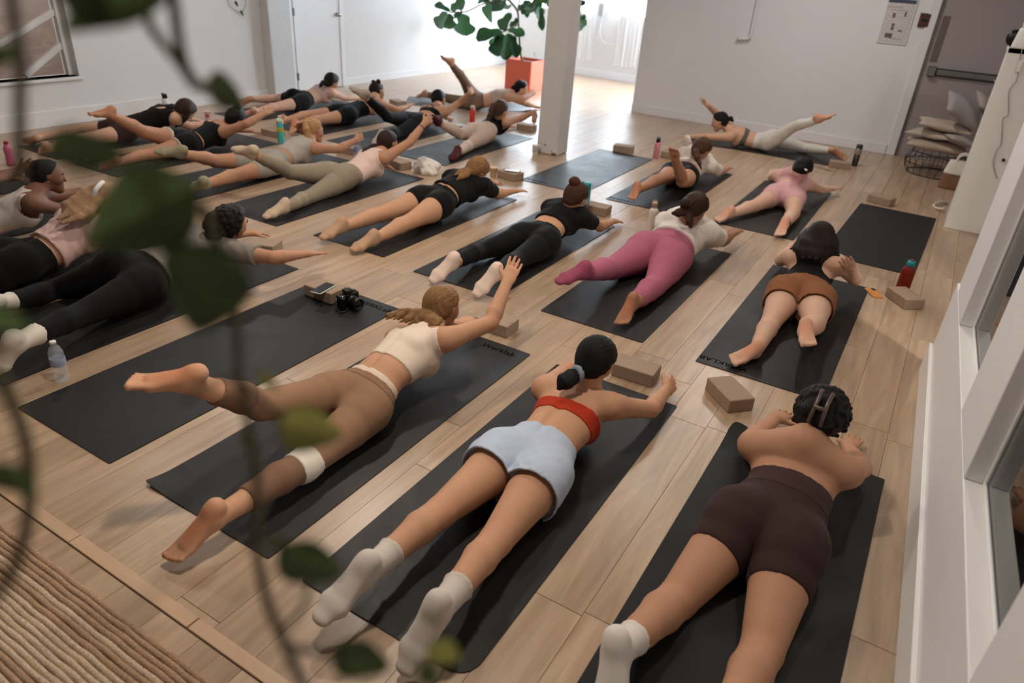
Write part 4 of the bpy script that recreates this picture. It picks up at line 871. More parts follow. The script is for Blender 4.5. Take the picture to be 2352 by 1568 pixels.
# ------------------------------------------------------------------ yoga mats
def yoga_mat(cx, cy, L, W, label, rz=0.0, mat='mat', word=None, end='far', lift=None, rad=.007, big=None):
    """flat rubber mat, origin at its centre; lift = list of (corner x sign, corner y sign, height, reach)"""
    nx, ny = 8, 18; t = .0050
    bm = bmesh.new()
    def h(x, y):
        z = 0
        for sx, sy, hh, re in lift or ():
            d = math.hypot((x - sx * W / 2), (y - sy * L / 2)); z += hh * max(0, 1 - d / re) ** 2
        return z
    def warp(x, y):
        ax, ay = W / 2 - abs(x), L / 2 - abs(y); r = rad
        if big and x * big[0] > 0 and y * big[1] > 0: r = big[2]
        if ax < r and ay < r:
            dx, dy = r - ax, r - ay; m = max(dx, dy); l = math.hypot(dx, dy)
            k = m / l if l else 1
            x = math.copysign(W / 2 - r + dx * k, x); y = math.copysign(L / 2 - r + dy * k, y)
        return x, y
    us = sorted(set([-W / 2 + W * i / nx for i in range(nx + 1)] + [s * (W / 2 - q) for s in (-1, 1) for q in (.006, .014, .03, .055, .08)]))
    vs_ = sorted(set([-L / 2 + L * i / ny for i in range(ny + 1)] + [s * (L / 2 - q) for s in (-1, 1) for q in (.006, .014, .03, .065, .08)]))
    G = [[None] * len(vs_) for _ in us]; B2 = [[None] * len(vs_) for _ in us]
    for i, x in enumerate(us):
        for j, y in enumerate(vs_):
            X, Y = warp(x, y); z = h(X, Y); G[i][j] = bm.verts.new((X, Y, z + t)); B2[i][j] = bm.verts.new((X, Y, z + .0004))
    for i in range(len(us) - 1):
        for j in range(len(vs_) - 1):
            bm.faces.new((G[i][j], G[i + 1][j], G[i + 1][j + 1], G[i][j + 1])); bm.faces.new((B2[i][j], B2[i][j + 1], B2[i + 1][j + 1], B2[i + 1][j]))
    for i in range(len(us) - 1):
        bm.faces.new((B2[i][0], B2[i + 1][0], G[i + 1][0], G[i][0])); bm.faces.new((G[i][-1], G[i + 1][-1], B2[i + 1][-1], B2[i][-1]))
    for j in range(len(vs_) - 1):
        bm.faces.new((B2[0][j + 1], B2[0][j], G[0][j], G[0][j + 1])); bm.faces.new((G[-1][j + 1], G[-1][j], B2[-1][j], B2[-1][j + 1]))
    o = bm_obj('yoga_mat', bm, M[mat], None, False, (cx, cy, 0)); o.rotation_euler = (0, 0, rz)
    if word:
        s = .058
        if end == 'far': text_mesh('lettering', word, s, M['mat_print'], o, (W / 2 - .265, L / 2 - .085, t + .0003), 0)
        else: text_mesh('lettering', word, s, M['mat_print'], o, (-W / 2 + .265, -L / 2 + .085, t + .0003), math.pi)
    return tag(o, label, 'yoga mat', 'yoga mats on the floor')
LW, WW = 1.80, .665
MATS = [(-.11, 2.04, 'black yoga mat with a curled corner, under the person in dark brown shorts', dict(mat='mat_dark', lift=[(-1, 1, .05, .20)], big=(-1, 1, .06))),
 (-1.045, 2.045, 'black yoga mat under the person in the red bandeau', dict(big=(1, -1, .075))),
 (-1.875, 2.05, 'black yoga mat with lettering, under the person in tan leggings', dict(word='Werklab', lift=[(-1, -1, .02, .15)])),
 (-2.765, 2.045, 'empty black yoga mat holding the camera', dict(word='WERKLaB'  )),
 (-3.655, 2.10, 'black yoga mat under the curly haired person in grey tee', dict(mat='mat_dark')),
 (-4.56, 2.10, 'black yoga mat under the person in the pale pink tee', dict(mat='mat_dark')),
 (-5.50, 2.08, 'black yoga mat under the person in the white tank top', dict(mat='mat_dark')),
 (-6.45, 2.08, 'black yoga mat at the left frame edge, next to pink bottle', dict(mat='mat_dark')),
 (-.455, 4.345, 'black yoga mat with upside down lettering, under the person in rust shorts', dict(word='WERKLAB', end='near')),
 (-1.435, 4.36, 'black yoga mat under the person in pink leggings', {}),
 (-2.40, 4.345, 'black yoga mat under the person in black leggings and crop tee', {}),
 (-3.375, 4.41, 'black yoga mat under the person in black tee and black shorts', dict(word='Werklab')),
 (-4.375, 4.37, 'black yoga mat under the person in sage leggings', {}),
 (-5.315, 4.37, 'black yoga mat under the person in grey set with blond ponytail', {}),
 (-6.275, 4.35, 'black yoga mat under the person in black shorts with white trim', {}),
 (-7.155, 4.33, 'black yoga mat along the left wall', {}),
 (-.18, 6.64, 'empty black yoga mat near the white cabinet', dict(mat='mat_dark', rz=-.03)),
 (-1.115, 6.83, 'black yoga mat under the person in pale pink', {}),
 (-2.12, 6.80, 'black yoga mat with lettering, under the person in white tee and black shorts', dict(word='WERKLAB', end='near')),
 (-3.02, 6.79, 'empty black yoga mat in front of the column', dict(word='WERKLAB', end='near')),
 (-4.51, 6.68, 'black yoga mat under the person in cream leggings', {}),
 (-5.40, 6.62, 'black yoga mat under the person in black leggings with raised leg', {}),
 (-6.285, 6.66, 'black yoga mat under the person in the black unitard', {}),
 (-7.29, 6.66, 'black yoga mat farthest back by the white door', {}),
 (-1.83, 9.30, 'black yoga mat laid across, along the grey back wall', dict(rz=math.pi / 2 + .03)),
 (-5.95, 8.80, 'black yoga mat in front of the terracotta planter', dict(rz=-1.0))]
for x, y, lab, kw in MATS: yoga_mat(x, y, LW, WW, lab, **kw)
# ------------------------------------------------------------------ yoga blocks
bm = bx(bmesh.new(), (-.111, -.070, 0), (.111, .070, .072), .006, 2); blk_me = bpy.data.meshes.new('yoga_block'); bm.to_mesh(blk_me); bm.free(); blk_me.materials.append(M['cork'])
def block(x, y, rz, label, z=0.0, flat=False):
    o = bpy.data.objects.new('yoga_block', blk_me); COL.objects.link(o); o.location = (x, y, z); o.rotation_euler = (0, 0, math.radians(rz)); return tag(o, label, 'yoga block', 'foam yoga blocks')
MT = .006
for a in [(-.995, 3.095, 3, 'tan yoga block in front of the person in the red bandeau'),
          (-.525, 3.165, 137, 'tan yoga block standing at an angle ahead of the rolled mat corner'),
          (-1.855, 3.095, 2, 'tan yoga block under the reaching hand of the blond person in tan leggings'),
          (-2.886, 2.803, 0, 'tan yoga block with a phone on top', MT),
          (-3.735, 3.075, 20, 'tan yoga block ahead of the curly haired person in grey tee'),
          (-3.455, 5.865, -8, 'tan yoga block carrying a phone beside the paper cup'),
          (-2.345, 5.475, 2, 'tan yoga block behind the teal and purple bottle'),
          (-3.10, 7.80, 10, 'tan yoga block at the far end of the empty mat by the column'),
          (-2.56, 7.93, 2, 'tan yoga block beside the slim pink bottle'),
          (-.915, 9.0, 12, 'tan yoga block next to the dark tumbler'),
          (-.325, 7.72, -17, 'tan yoga block at the head of the empty mat near the cabinet'),
          (.105, 5.135, 128, 'tan yoga block in front of the red bottle'),
          (-4.49, 7.95, 2, 'tan yoga block at the left foot of the column'),
          (-6.28, 5.47, 0, 'tan yoga block beside the turquoise sports bottle'),
          (-4.47, 5.42, -10, 'tan yoga block half hidden by the white towel'),
          (-6.55, 7.93, -20, 'tan yoga block ahead of the person in the black unitard'),
          (-5.20, 5.50, 8, 'tan yoga block behind the clear bottle')]: block(*a)
# ------------------------------------------------------------------ bottles and cups
def bottle(name, loc, label, body, bmat, parts, seg=20, rz=0):
    e = empty(name, loc, rz)
    o = bm_obj('body', lathe(bmesh.new(), body, seg), bmat, e, True)
    for n, prof, m in parts:
        if callable(prof): bm_obj(n, prof(), m, e, True)
        else: bm_obj(n, lathe(bmesh.new(), prof, seg), m, e, True)
    return tag(e, label, 'bottle')
teal = plain('teal_plastic', (.13, .55, .57), .35, .03)
# clear water bottle, near left
rib = [(0, .0)] + [(.030, .002)]
z = .006
while z < .125: rib += [(.0318, z), (.0325, z + .006), (.0300, z + .011)]; z += .0135
rib += [(.0322, .135), (.031, .15), (.022, .175), (.0125, .186), (.0125, .196)]
bottle('water_bottle', (-3.17, 1.385, 0), 'clear plastic water bottle with white cap on the floor beside empty mat', rib, M['bottle_clear'],
       [('cap', [(0, .207), (.0135, .207), (.0142, .205), (.0142, .193), (0, .193)], M['white_plastic']),
        ('label', [(.0327, .085), (.0329, .086), (.0329, .122), (.0327, .123)], plain('paper_label', (.60, .64, .74), .5, .35, 45., stretch=(1, 1, 3)))])
bottle('water_bottle', (-4.97, 5.37, 0), 'clear plastic bottle standing beside the hand of the blond ponytail person', [(0, 0), (.03, .002), (.032, .01), (.032, .14), (.022, .175), (.012, .19), (.012, .2)], M['bottle_clear'],
       [('cap', [(0, .213), (.0135, .213), (.0135, .197), (0, .197)], M['white_plastic']), ('label', [(.0323, .07), (.0325, .071), (.0325, .115), (.0323, .116)], plain('blue_label', (.45, .58, .80), .5, .2, 30.))])
pink = plain('pink_bottle', (.80, .42, .55), .35, .05)
bottle('drink_bottle', (-6.90, 3.08, 0), 'pink curvy plastic bottle at the left frame edge', [(0, 0), (.036, .003), (.038, .02), (.036, .06), (.031, .085), (.034, .12), (.035, .14), (.025, .17), (.018, .178), (.018, .185)], pink,
       [('cap', [(0, .208), (.017, .208), (.019, .204), (.019, .183), (0, .183)], plain('red_cap', (.70, .20, .28), .4, .03))])
bottle('flask', (-7.90, 5.33, 0), 'white flask with black cap and base by the left wall', [(.0, .06), (.037, .06), (.037, .17), (.03, .185), (.0, .185)], M['white_plastic'],
       [('base', [(0, 0), (.036, .002), (.0372, .01), (.0372, .062), (0, .062)], plain('navy_base', (.10, .10, .14), .4, .05)),
        ('cap', [(0, .235), (.028, .234), (.03, .225), (.03, .185), (0, .185)], M['black_plastic']),
        ('spout', lambda: bx(bmesh.new(), (-.045, -.012, .215), (-.01, .012, .240), .004), M['black_plastic'])])
bottle('sports_bottle', (-5.97, 5.30, 0), 'turquoise sports bottle with yellow print and pale flip lid', [(0, 0), (.034, .002), (.036, .01), (.036, .20), (.033, .215), (.0, .215)], plain('turquoise_plastic', (.32, .74, .74), .25, .05),
       [('print', [(.0363, .12), (.0366, .121), (.0366, .165), (.0363, .166)], plain('yellow_print', (.72, .66, .25), .5, .4, 60.)),
        ('lid', [(0, .265), (.02, .262), (.034, .235), (.035, .212), (0, .212)], plain('pale_lid', (.75, .80, .72), .35, .05)),
        ('spout', lambda: bx(bmesh.new(), (-.01, -.012, .258), (.025, .012, .285), .005), plain('pale_spout', (.85, .83, .72), .4, .03))])
bottle('flask', (-5.15, 7.70, 0), 'red flask with cream cap in front of the planter', [(0, 0), (.035, .002), (.036, .01), (.036, .175), (.026, .19), (0, .19)], plain('red_enamel', (.80, .20, .16), .35, .03),
       [('cap', [(0, .232), (.022, .231), (.027, .22), (.027, .188), (0, .188)], plain('cream_cap', (.83, .80, .72), .45, .03))])
bottle('flask', (-2.69, 7.77, 0), 'slim dusty pink flask with black cap beside a block', [(0, 0), (.033, .002), (.034, .01), (.034, .165), (.026, .18), (0, .18)], plain('dusty_pink', (.78, .50, .53), .4, .03),
       [('cap', [(0, .225), (.020, .224), (.024, .215), (.024, .178), (0, .178)], M['black_plastic']),
        ('carry_loop', lambda: tube(bmesh.new(), [(-.02 * math.cos(t * math.pi / 8), 0, .222 + .014 * math.sin(t * math.pi / 8)) for t in range(9)], .004), M['black_plastic'])])
bottle('sports_bottle', (-2.41, 5.362, 0), 'tall teal to purple fading bottle in front of the bun haired person', [(0, 0), (.036, .002), (.038, .012), (.0375, .21), (.034, .225), (0, .225)], gradient_z('fade_bottle', [(0, (.38, .18, .27)), (.35, (.52, .36, .45)), (.52, (.62, .70, .76)), (.68, (.25, .68, .70)), (1, (.12, .58, .60))], .25),
       [('lid', [(0, .272), (.028, .271), (.033, .262), (.035, .222), (0, .222)], teal), ('clasp', lambda: bx(bmesh.new(), (-.046, -.01, .235), (-.03, .01, .275), .003), plain('teal_dark', (.08, .40, .42), .4, .03))])
bottle('flask', (-1.79, 5.33, 0), 'white flask with steel loop cap beside the person in pink leggings', [(0, 0), (.036, .002), (.037, .01), (.037, .165), (.033, .185), (.022, .197), (0, .197)], plain('ivory_enamel', (.84, .80, .75), .4, .02),
       [('neck', [(0, .215), (.020, .215), (.020, .195), (0, .195)], M['chrome']), ('cap', [(0, .243), (.022, .243), (.023, .24), (.023, .213), (0, .213)], plain('bamboo_cap', (.74, .62, .50), .5, .1)),
        ('carry_loop', lambda: tube(bmesh.new(), [(.02 * math.cos(t * math.pi / 8), 0, .243 + .016 * math.sin(t * math.pi / 8)) for t in range(9)], .0028), M['chrome'])])
rw = NT('red_drink'); rw.b.inputs['Base Color'].default_value = lin((.50, .16, .13)); rw.b.inputs['Roughness'].default_value = .12; rw.b.inputs['Transmission Weight'].default_value = .35; rw.b.inputs['IOR'].default_value = 1.2
bottle('sports_bottle', (.075, 5.335, 0), 'translucent red bottle with teal cap behind the yoga block', [(0, 0), (.042, .002), (.045, .012), (.045, .15), (.043, .165), (.03, .187), (.024, .195), (0, .195)], rw.m,
       [('cap', [(0, .232), (.024, .231), (.027, .226), (.027, .193), (0, .193)], teal), ('spout', [(0, .242), (.010, .242), (.012, .23), (0, .23)], plain('violet_plastic', (.42, .22, .36), .4, .03))])
bottle('tumbler', (-.78, 9.24, 0), 'dark tumbler with pale band by the grey back wall', [(0, 0), (.033, .002), (.034, .01), (.036, .215), (0, .215)], plain('tumbler_dark', (.16, .15, .14), .35, .15),
       [('band', [(.0362, .135), (.0366, .136), (.0370, .20), (.0366, .201)], plain('tumbler_band', (.55, .52, .48), .4, .05)), ('lid', [(0, .25), (.03, .248), (.036, .235), (.0365, .213), (0, .213)], M['dark_grey'])])
def cup(loc, label, mat, h=.095, r=.04, lid=None):
    e = empty('cup', loc); bm = lathe(bmesh.new(), [(0, .002), (r * .72, .002), (r * .73, 0), (r * .76, .004), (r, h), (r + .003, h + .002), (r + .003, h - .003), (r - .002, h - .004), (r * .73, .006), (0, .006)], 20)
    bm_obj('body', bm, mat, e, True)
    if lid: bm_obj('lid', lathe(bmesh.new(), [(0, h + .008), (r * .8, h + .008), (r + .004, h + .004), (r + .004, h - .004), (r, h - .004)], 20), lid, e, True)
    return e
c_ = tag(cup((-3.765, 6.90, 0), '', plain('frosted_cup', (.86, .86, .85), .35, .03), .10, .04), 'small frosted plastic cup at the base of the column', 'cup')
bm_obj('print', lathe(bmesh.new(), [(.0365, .03), (.0367, .031), (.0385, .055), (.0384, .056)], 20), plain('cup_print', (.70, .69, .68), .5, .3, 60.), c_, True)
tag(cup((-3.61, 5.80, 0), '', plain('kraft_cup', (.74, .61, .48), .7, .05), .088, .04, plain('kraft_lid', (.80, .66, .54), .6, .03)), 'kraft paper cup with tan lid beside the block with a phone', 'cup')
c_ = tag(cup((-7.36, 5.48, 0), '', plain('pink_paper_cup', (.86, .76, .74), .6, .03), .10, .038), 'pale pink paper cup with red lettering, left of the turquoise bottle', 'cup')
for k, (q, zz) in enumerate(((-.35, .035), (.05, .04), (.4, .038))):
    bm = bmesh.new(); bx(bm, (-.006, -.0005, 0), (.006, .0005, .03)); o = bm_obj('lettering', bm, plain('red_ink_%d' % k, (.70, .25, .28), .6, .2, 200.), c_); a = math.radians(-55) + q; o.location = (.0348 * math.cos(a), .0348 * math.sin(a), zz); o.rotation_euler = (0, 0, a + math.pi / 2)
# ------------------------------------------------------------------ phones, camera, towel, small things
def phone(loc, rz, label, case, glass, back=None):
    e = empty('phone', loc, rz); bm_obj('case', bx(bmesh.new(), (-.0375, -.076, 0), (.0375, .076, .0085), .006, 3), case, e)
    bm_obj('screen', bx(bmesh.new(), (-.034, -.0725, .0078), (.034, .0725, .0091), .0004), glass, e)
    if back: back(e)
    return tag(e, label, 'phone')
screen = plain('screen_glass', (.12, .115, .12), .15, .02)
phone((-2.858, 2.755, MT + .0725), math.radians(7), 'phone in a white case lying screen up on the block with the camera', plain('white_case', (.84, .87, .83), .4, .02), screen)
phone((-3.44, 5.87, .0725), math.radians(-72), 'phone with a pale patterned back on the block beside the paper cup', M['dark_grey'], plain('pale_pattern', (.82, .84, .84), .3, .5, 55.))
oc = plain('orange_case', (.78, .50, .22), .45, .04)
e = phone((-.085, 5.17, 0), math.radians(28), 'orange phone face down on the floor beside the red bottle', oc, oc)
bm_obj('camera_bump', bx(bmesh.new(), (.003, .035, .008), (.031, .068, .0115), .002), M['black_plastic'], e)
def photo_camera(loc, rz):
    e = empty('photo_camera', loc, rz); k = M['black_plastic']
    bm = bx(bmesh.new(), (-.068, -.022, 0), (.068, .022, .085), .008, 2); bx(bm, (-.068, -.040, .0), (-.036, .015, .08), .01, 2)
    bm_obj('body', bm, k, e)
    bm = bx(bmesh.new(), (-.026, -.028, .083), (.026, .022, .113), .01, 2); bm_obj('viewfinder', bm, k, e)
    bm_obj('hot_shoe', bx(bmesh.new(), (-.011, -.005, .112), (.011, .014, .116), .001), M['steel'], e)
    bm = bmesh.new(); lathe(bm, [(0, .0), (.033, 0), (.034, .02), (.031, .022), (.031, .04), (.0345, .042), (.0345, .062), (.036, .064), (.036, .082), (.030, .083), (.027, .074), (0, .072)], 24)
    bmesh.ops.transform(bm, matrix=Matrix.Translation((.008, -.02, .043)) @ Matrix.Rotation(math.pi / 2, 4, 'X'), verts=bm.verts); ln = bm_obj('lens', bm, k, e, True)
    bm = bmesh.new(); lathe(bm, [(0, .002), (.015, 0), (.026, -.006)], 24); bmesh.ops.transform(bm, matrix=Matrix.Translation((.008, -.098, .043)) @ Matrix.Rotation(math.pi / 2, 4, 'X'), verts=bm.verts); bm_obj('front_glass', bm, screen, ln, True)
    bm_obj('mode_dial', lathe(bmesh.new(), [(0, .094), (.010, .094), (.0105, .085), (0, .085)], 16, (.045, 0)), M['dark_grey'], e, True)
    bm_obj('shutter_button', lathe(bmesh.new(), [(0, .088), (.006, .087), (.007, .08), (0, .08)], 12, (-.052, -.025)), M['chrome'], e, True)
    bm = tube(bmesh.new(), smooth_path([(-.07, 0, .07), (-.095, -.02, .05), (-.10, -.05, .01), (-.06, -.06, .004), (-.02, -.05, .004)]), .005, 6); bm_obj('strap', bm, k, e, True)
    return tag(e, 'black camera with a lens lying on the empty mat next to the phone block', 'camera')
photo_camera((-2.695, 2.785, MT), math.radians(78))
def crumple(name, loc, size, mat, label, cat, seed):
    bm = bmesh.new(); bmesh.ops.create_icosphere(bm, subdivisions=5, radius=1.0); r_ = random.Random(seed); ph = [r_.uniform(0, 6) for _ in range(12)]
    for v in bm.verts:
        p = v.co; n = 0
        for i in range(6): n += math.sin(p.x * (3 + i * 1.7) + ph[i] + 2 * math.sin(p.y * (2 + i) + ph[i + 6])) * math.cos(p.z * (2.5 + i * 1.3) + p.y * (1.5 + i) + ph[i]) / (1.4 + i * .7)
        s = 1 + .14 * n
        z = p.z * s; z = max(z, -.45)
        v.co = (p.x * s * size[0], p.y * s * size[1], (z + .45) * size[2])
    return tag(bm_obj(name, bm, mat, None, True, loc), label, cat)
crumple('towel', (-4.165, 5.46, 0), (.135, .10, .10), fabric((.86, .83, .80)), 'crumpled white towel on the floor beside a block', 'towel', 4)
d_ = tag(empty('bottle_lid', (-5.17, 7.46, .006)), 'round white lid with dark rim lying beside the red flask', 'lid')
bm_obj('rim', lathe(bmesh.new(), [(0, 0), (.085, 0), (.088, .006), (.083, .012), (0, .012)], 28), M['dark_grey'], d_, True); bm_obj('top', lathe(bmesh.new(), [(0, .0145), (.078, .0145), (.08, .011)], 28), M['white_plastic'], d_, True)
# ------------------------------------------------------------------ planter with a fiddle leaf fig
pl = tag(empty('fiddle_leaf_fig', (-6.14, 10.69, 0)), 'fiddle leaf fig with broad green leaves in a square terracotta planter', 'potted plant')
bm = bmesh.new(); s, h_ = .24, .47
o4 = [[bm.verts.new((a * q, b * q, z)) for a, b in ((-1, -1), (1, -1), (1, 1), (-1, 1))] for q, z in ((s, 0), (s, h_), (s - .03, h_), (s - .03, h_ - .04))]
for a, b in zip(o4[:-1], o4[1:]):
    for i in range(4): bm.faces.new((a[i], a[(i + 1) % 4], b[(i + 1) % 4], b[i]))
bm.faces.new(o4[0][::-1]); bmesh.ops.bevel(bm, geom=[e for e in bm.edges if e.calc_length() > .3 and not e.is_boundary], offset=.01, segments=2, affect='EDGES')
bm_obj('planter', bm, M['terracotta'], pl); box_obj('soil', (-.21, -.21, .40), (.21, .21, .43), M['soil'], pl)
rel = lambda p: Vector(p) - Vector((-6.14, 10.69, 0))
tr = bm_obj('trunk', tube(bmesh.new(), smooth_path([Vector((0, 0, .41))] + [rel(p) for p in FIG_TRUNK]), .016, 8), M['bark'], pl, True)
for b_ in FIG_BRANCHES: bm_obj('branch', tube(bmesh.new(), smooth_path([rel(p) for p in b_]), .010, 7), M['bark'], pl, True)
def leaf_mesh(name, prof, fold, curl, mat, nu=9, wavy=.0):
    """unit leaf along +Y, width scaled by x; prof = half widths"""
    bm = bmesh.new(); n = len(prof); R_ = []
    for i, w in enumerate(prof):
        t = i / (n - 1); row = []
        for j in range(nu):
            u = -1 + 2 * j / (nu - 1); x = u * w
            z = abs(u) * w * fold - curl * t * t + wavy * math.sin(t * 14 + u * 2) * abs(u) + .02 * math.cos(abs(u) * 9 + t * 16) * (1 - abs(u)) * wavy * 8
            row.append(bm.verts.new((x, t, z)))
        R_.append(row)
    for i in range(n - 1):
        for j in range(nu - 1): bm.faces.new((R_[i][j], R_[i][j + 1], R_[i + 1][j + 1], R_[i + 1][j]))
    bmesh.ops.solidify(bm, geom=bm.faces[:], thickness=.004)
    me = bpy.data.meshes.new(name); bm.normal_update(); bm.to_mesh(me); bm.free(); me.materials.append(mat)
    for p in me.polygons: p.use_smooth = True
    return me
fig_me = [leaf_mesh('leaf', [.02, .22, .30, .32, .30, .30, .38, .48, .53, .50, .38, .10], .25, .12, M['fig_leaf'], wavy=.03), leaf_mesh('leaf', [.02, .2, .3, .3, .28, .31, .42, .5, .5, .45, .3, .06], .4, -.1, M['fig_leaf'], wavy=.05)]
def place_leaf(name, me, a, b, w, parent, roll, base, zd=None):
    a, b = Vector(a), Vector(b); d = b - a; L = d.length; y = d.normalized()
    z = Vector((.35 + .4 * math.sin(roll * 3), -.75, .5 + .35 * math.cos(roll * 2)))
    if zd is not None: z = Vector(zd)
    z = (z - y * z.dot(y)).normalized(); x = y.cross(z)
    o = bpy.data.objects.new(name, me); COL.objects.link(o); o.parent = parent
    o.matrix_local = Matrix.Translation(a - base) @ Matrix((x, y, z)).transposed().to_4x4() @ Matrix.Diagonal((w, L, L * .6, 1)); return o
for i, (a, b, w) in enumerate(FIG_LEAVES): place_leaf('leaf', fig_me[i % 2], a, b, w * 1.6, pl, i * 1.7, Vector((-6.14, 10.69, 0)))
# ------------------------------------------------------------------ rear wall fittings: curtains, junction box
def curtain(x0, x1, y, z0, z1, label):
    bm = bmesh.new(); n = int((x1 - x0) / .012); R_ = []
    for i in range(n + 1):
        x = x0 + (x1 - x0) * i / n; yy = y + .012 * math.sin(i * .9) + .01 * math.sin(i * .37)
        R_.append([bm.verts.new((x, yy, z)) for z in (z0, (z0 + z1) / 2, z1)])
    for i in range(n):
        for k in range(2): bm.faces.new((R_[i][k], R_[i + 1][k], R_[i + 1][k + 1], R_[i][k + 1]))
    N = NT('sheer_cloth'); N.b.inputs['Base Color'].default_value = (.9, .9, .9, 1); N.b.inputs['Roughness'].default_value = .9; N.b.inputs['Alpha'].default_value = .5
    return tag(bm_obj('curtain', bm, N.m, None, True), label, 'curtain', 'sheer curtains')
curtain(-6.52, -6.10, YR - .12, .30, 2.9, 'sheer white curtain right beside the column'); curtain(-5.62, -5.10, YR - .12, .27, 2.9, 'sheer white curtain near the grey wall edge')
jb = tag(empty('junction_box', (-6.03, YR - .012, 1.18)), 'grey junction box with two curved white conduits on the rear wall', 'junction box')
box_obj('box', (-.05, -.06, -.10), (.05, 0, .10), plain('grey_box', (.68, .69, .70), .5, .03), jb, .006)
bm_obj('conduit', tube(bmesh.new(), smooth_path([(-.015, -.03, -.10), (-.015, -.03, -.40), (-.06, -.03, -.50), (-.18, -.03, -.55), (-.5, -.03, -.56)]), .014, 8), M['white_paint'], jb, True)
bm_obj('conduit', tube(bmesh.new(), smooth_path([(.015, -.03, -.10), (.015, -.03, -.40), (.06, -.03, -.50), (.18, -.03, -.55), (.62, -.03, -.56)]), .014, 8), M['white_paint'], jb, True)
# ------------------------------------------------------------------ back wall fittings
cd = tag(empty('conduit_pipe', (-2.53, YB - .04, 1.15)), 'white conduit pipe with an elbow on the grey back wall', 'pipe')
bm_obj('pipe', tube(bmesh.new(), smooth_path([(0, 0, ZC - 1.15), (0, 0, .5), (0, 0, .06), (-.01, 0, .02), (-.05, 0, 0), (-.12, 0, 0)], 5), .018, 10), M['cool_wall'], cd, True)
bm_obj('end_fitting', tube(bmesh.new(), [(-.11, 0, 0), (-.16, 0, 0)], .026, 10), M['cool_wall'], cd, True); bm_obj('wall_flange', tube(bmesh.new(), [(-.14, 0, 0), (-.14, .04, 0)], .022, 10), M['cool_wall'], cd, True)
ps = tag(empty('evacuation_plan', (-.86, YB - .012, 1.52)), 'framed evacuation plan with dark header on the grey wall', 'poster')
box_obj('frame', (-.165, -.006, -.25), (.165, .012, .25), M['cool_wall'], ps, .004)
paper = NT('plan_paper'); tc = paper.n('ShaderNodeTexCoord'); br = paper.n('ShaderNodeTexBrick', Scale=9.0); br.inputs['Color1'].default_value = lin((.80, .78, .78)); br.inputs['Color2'].default_value = lin((.78, .755, .76)); br.inputs['Mortar'].default_value = lin((.52, .50, .52)); br.inputs['Mortar Size'].default_value = .012
rt = paper.n('ShaderNodeMapping'); rt.inputs['Rotation'].default_value = (math.pi / 2, 0, 0); paper.l(tc.outputs['Object'], rt.inputs[0]); paper.l(rt.outputs[0], br.inputs['Vector']); paper.l(br.outputs[0], paper.b.inputs['Base Color']); paper.b.inputs['Roughness'].default_value = .5
box_obj('sheet', (-.15, -.009, -.235), (.15, -.006, .235), paper.m, ps)
box_obj('header', (-.15, -.0105, .195), (.15, -.009, .235), plain('navy_ink', (.22, .25, .33), .5, .05), ps)
ink = plain('plan_ink', (.35, .32, .34), .6, .1)
for (x, z, w, h) in ((-.05, .06, .03, .05), (-.03, -.04, .03, .03), (.07, .08, .02, .05), (.06, -.10, .05, .015), (-.03, -.08, .03, .04), (-.06, .15, .16, .004), (0, .12, .2, .003), (-.05, -.16, .08, .05), (.03, -.19, .12, .004)): box_obj('printed_mark', (x - w / 2, -.0100, z - h / 2), (x + w / 2, -.009, z + h / 2), ink, ps)
fa = tag(empty('fire_alarm', (-.575, YB - .01, 1.555)), 'small dark red fire alarm call point beside the door frame', 'fire alarm')
fr = plain('alarm_red', (.34, .16, .11), .5, .08); box_obj('housing', (-.06, -.02, -.075), (.06, .01, .075), fr, fa, .005)
box_obj('pull_window', (-.035, -.024, -.02), (.035, -.019, .018), M['black_plastic'], fa, .002); box_obj('label_strip', (-.05, -.023, .035), (.05, -.0195, .06), plain('alarm_label', (.20, .09, .07), .5, .05), fa); box_obj('label_strip', (-.05, -.023, -.06), (.05, -.0195, -.035), plain('alarm_label2', (.22, .11, .08), .5, .05), fa)
# ------------------------------------------------------------------ white cabinet, cord, jar
cb = tag(empty('cabinet', (.49, 7.30, 0)), 'tall plain white cabinet standing on the floor at right', 'cabinet')
box_obj('side_panel', (-.24, 0, .0), (.40, .02, 1.5), M['white_plastic'], cb, .002); box_obj('carcass', (-.235, .02, .0), (.395, .5, 1.46), M['white_plastic'], cb, .002); box_obj('top', (-.24, .0, 1.462), (.40, .52, 1.50), M['white_plastic'], cb, .002)
bm_obj('peg', tube(bmesh.new(), [(.008, -.03, .651), (.008, .0, .651)], .012, 8), M['black_plastic'], cb)
co = tag(empty('lamp_cord', (.40, 7.29, 0)), 'thin grey cord with an inline switch hanging down the white cabinet', 'cord')
cpts = [(.338, 1.50), (.35, 1.42), (.361, 1.366), (.38, 1.268), (.358, 1.182), (.41, 1.011), (.389, .962), (.44, .775), (.427, .718), (.432, .63), (.462, .559), (.504, .493)]
bm_obj('cable', tube(bmesh.new(), smooth_path([(x - .40, 0, z) for x, z in cpts]), .0035, 6), plain('grey_cable', (.62, .60, .58), .5, .02), co, True)
box_obj('switch', (-.055, -.012, 1.33), (-.02, .006, 1.42), M['white_plastic'], co, .005, 2)
jr = tag(empty('jar', (.335, 7.36, 1.5)), 'white ribbed jar on top of the white cabinet', 'jar')
bm_obj('body', lathe(bmesh.new(), [(0, 0), (.075, 0), (.078, .01), (.060, .14), (.052, .15), (0, .15)], 24), M['white_plastic'], jr, True); bm_obj('lid', lathe(bmesh.new(), [(0, .235), (.045, .235), (.048, .21), (.046, .205), (.050, .18), (.047, .175), (.052, .15), (0, .15)], 24), M['white_plastic'], jr, True)
sp = tag(empty('speaker', (.27, 7.50, 1.5)), 'small round black speaker behind the white jar', 'speaker')
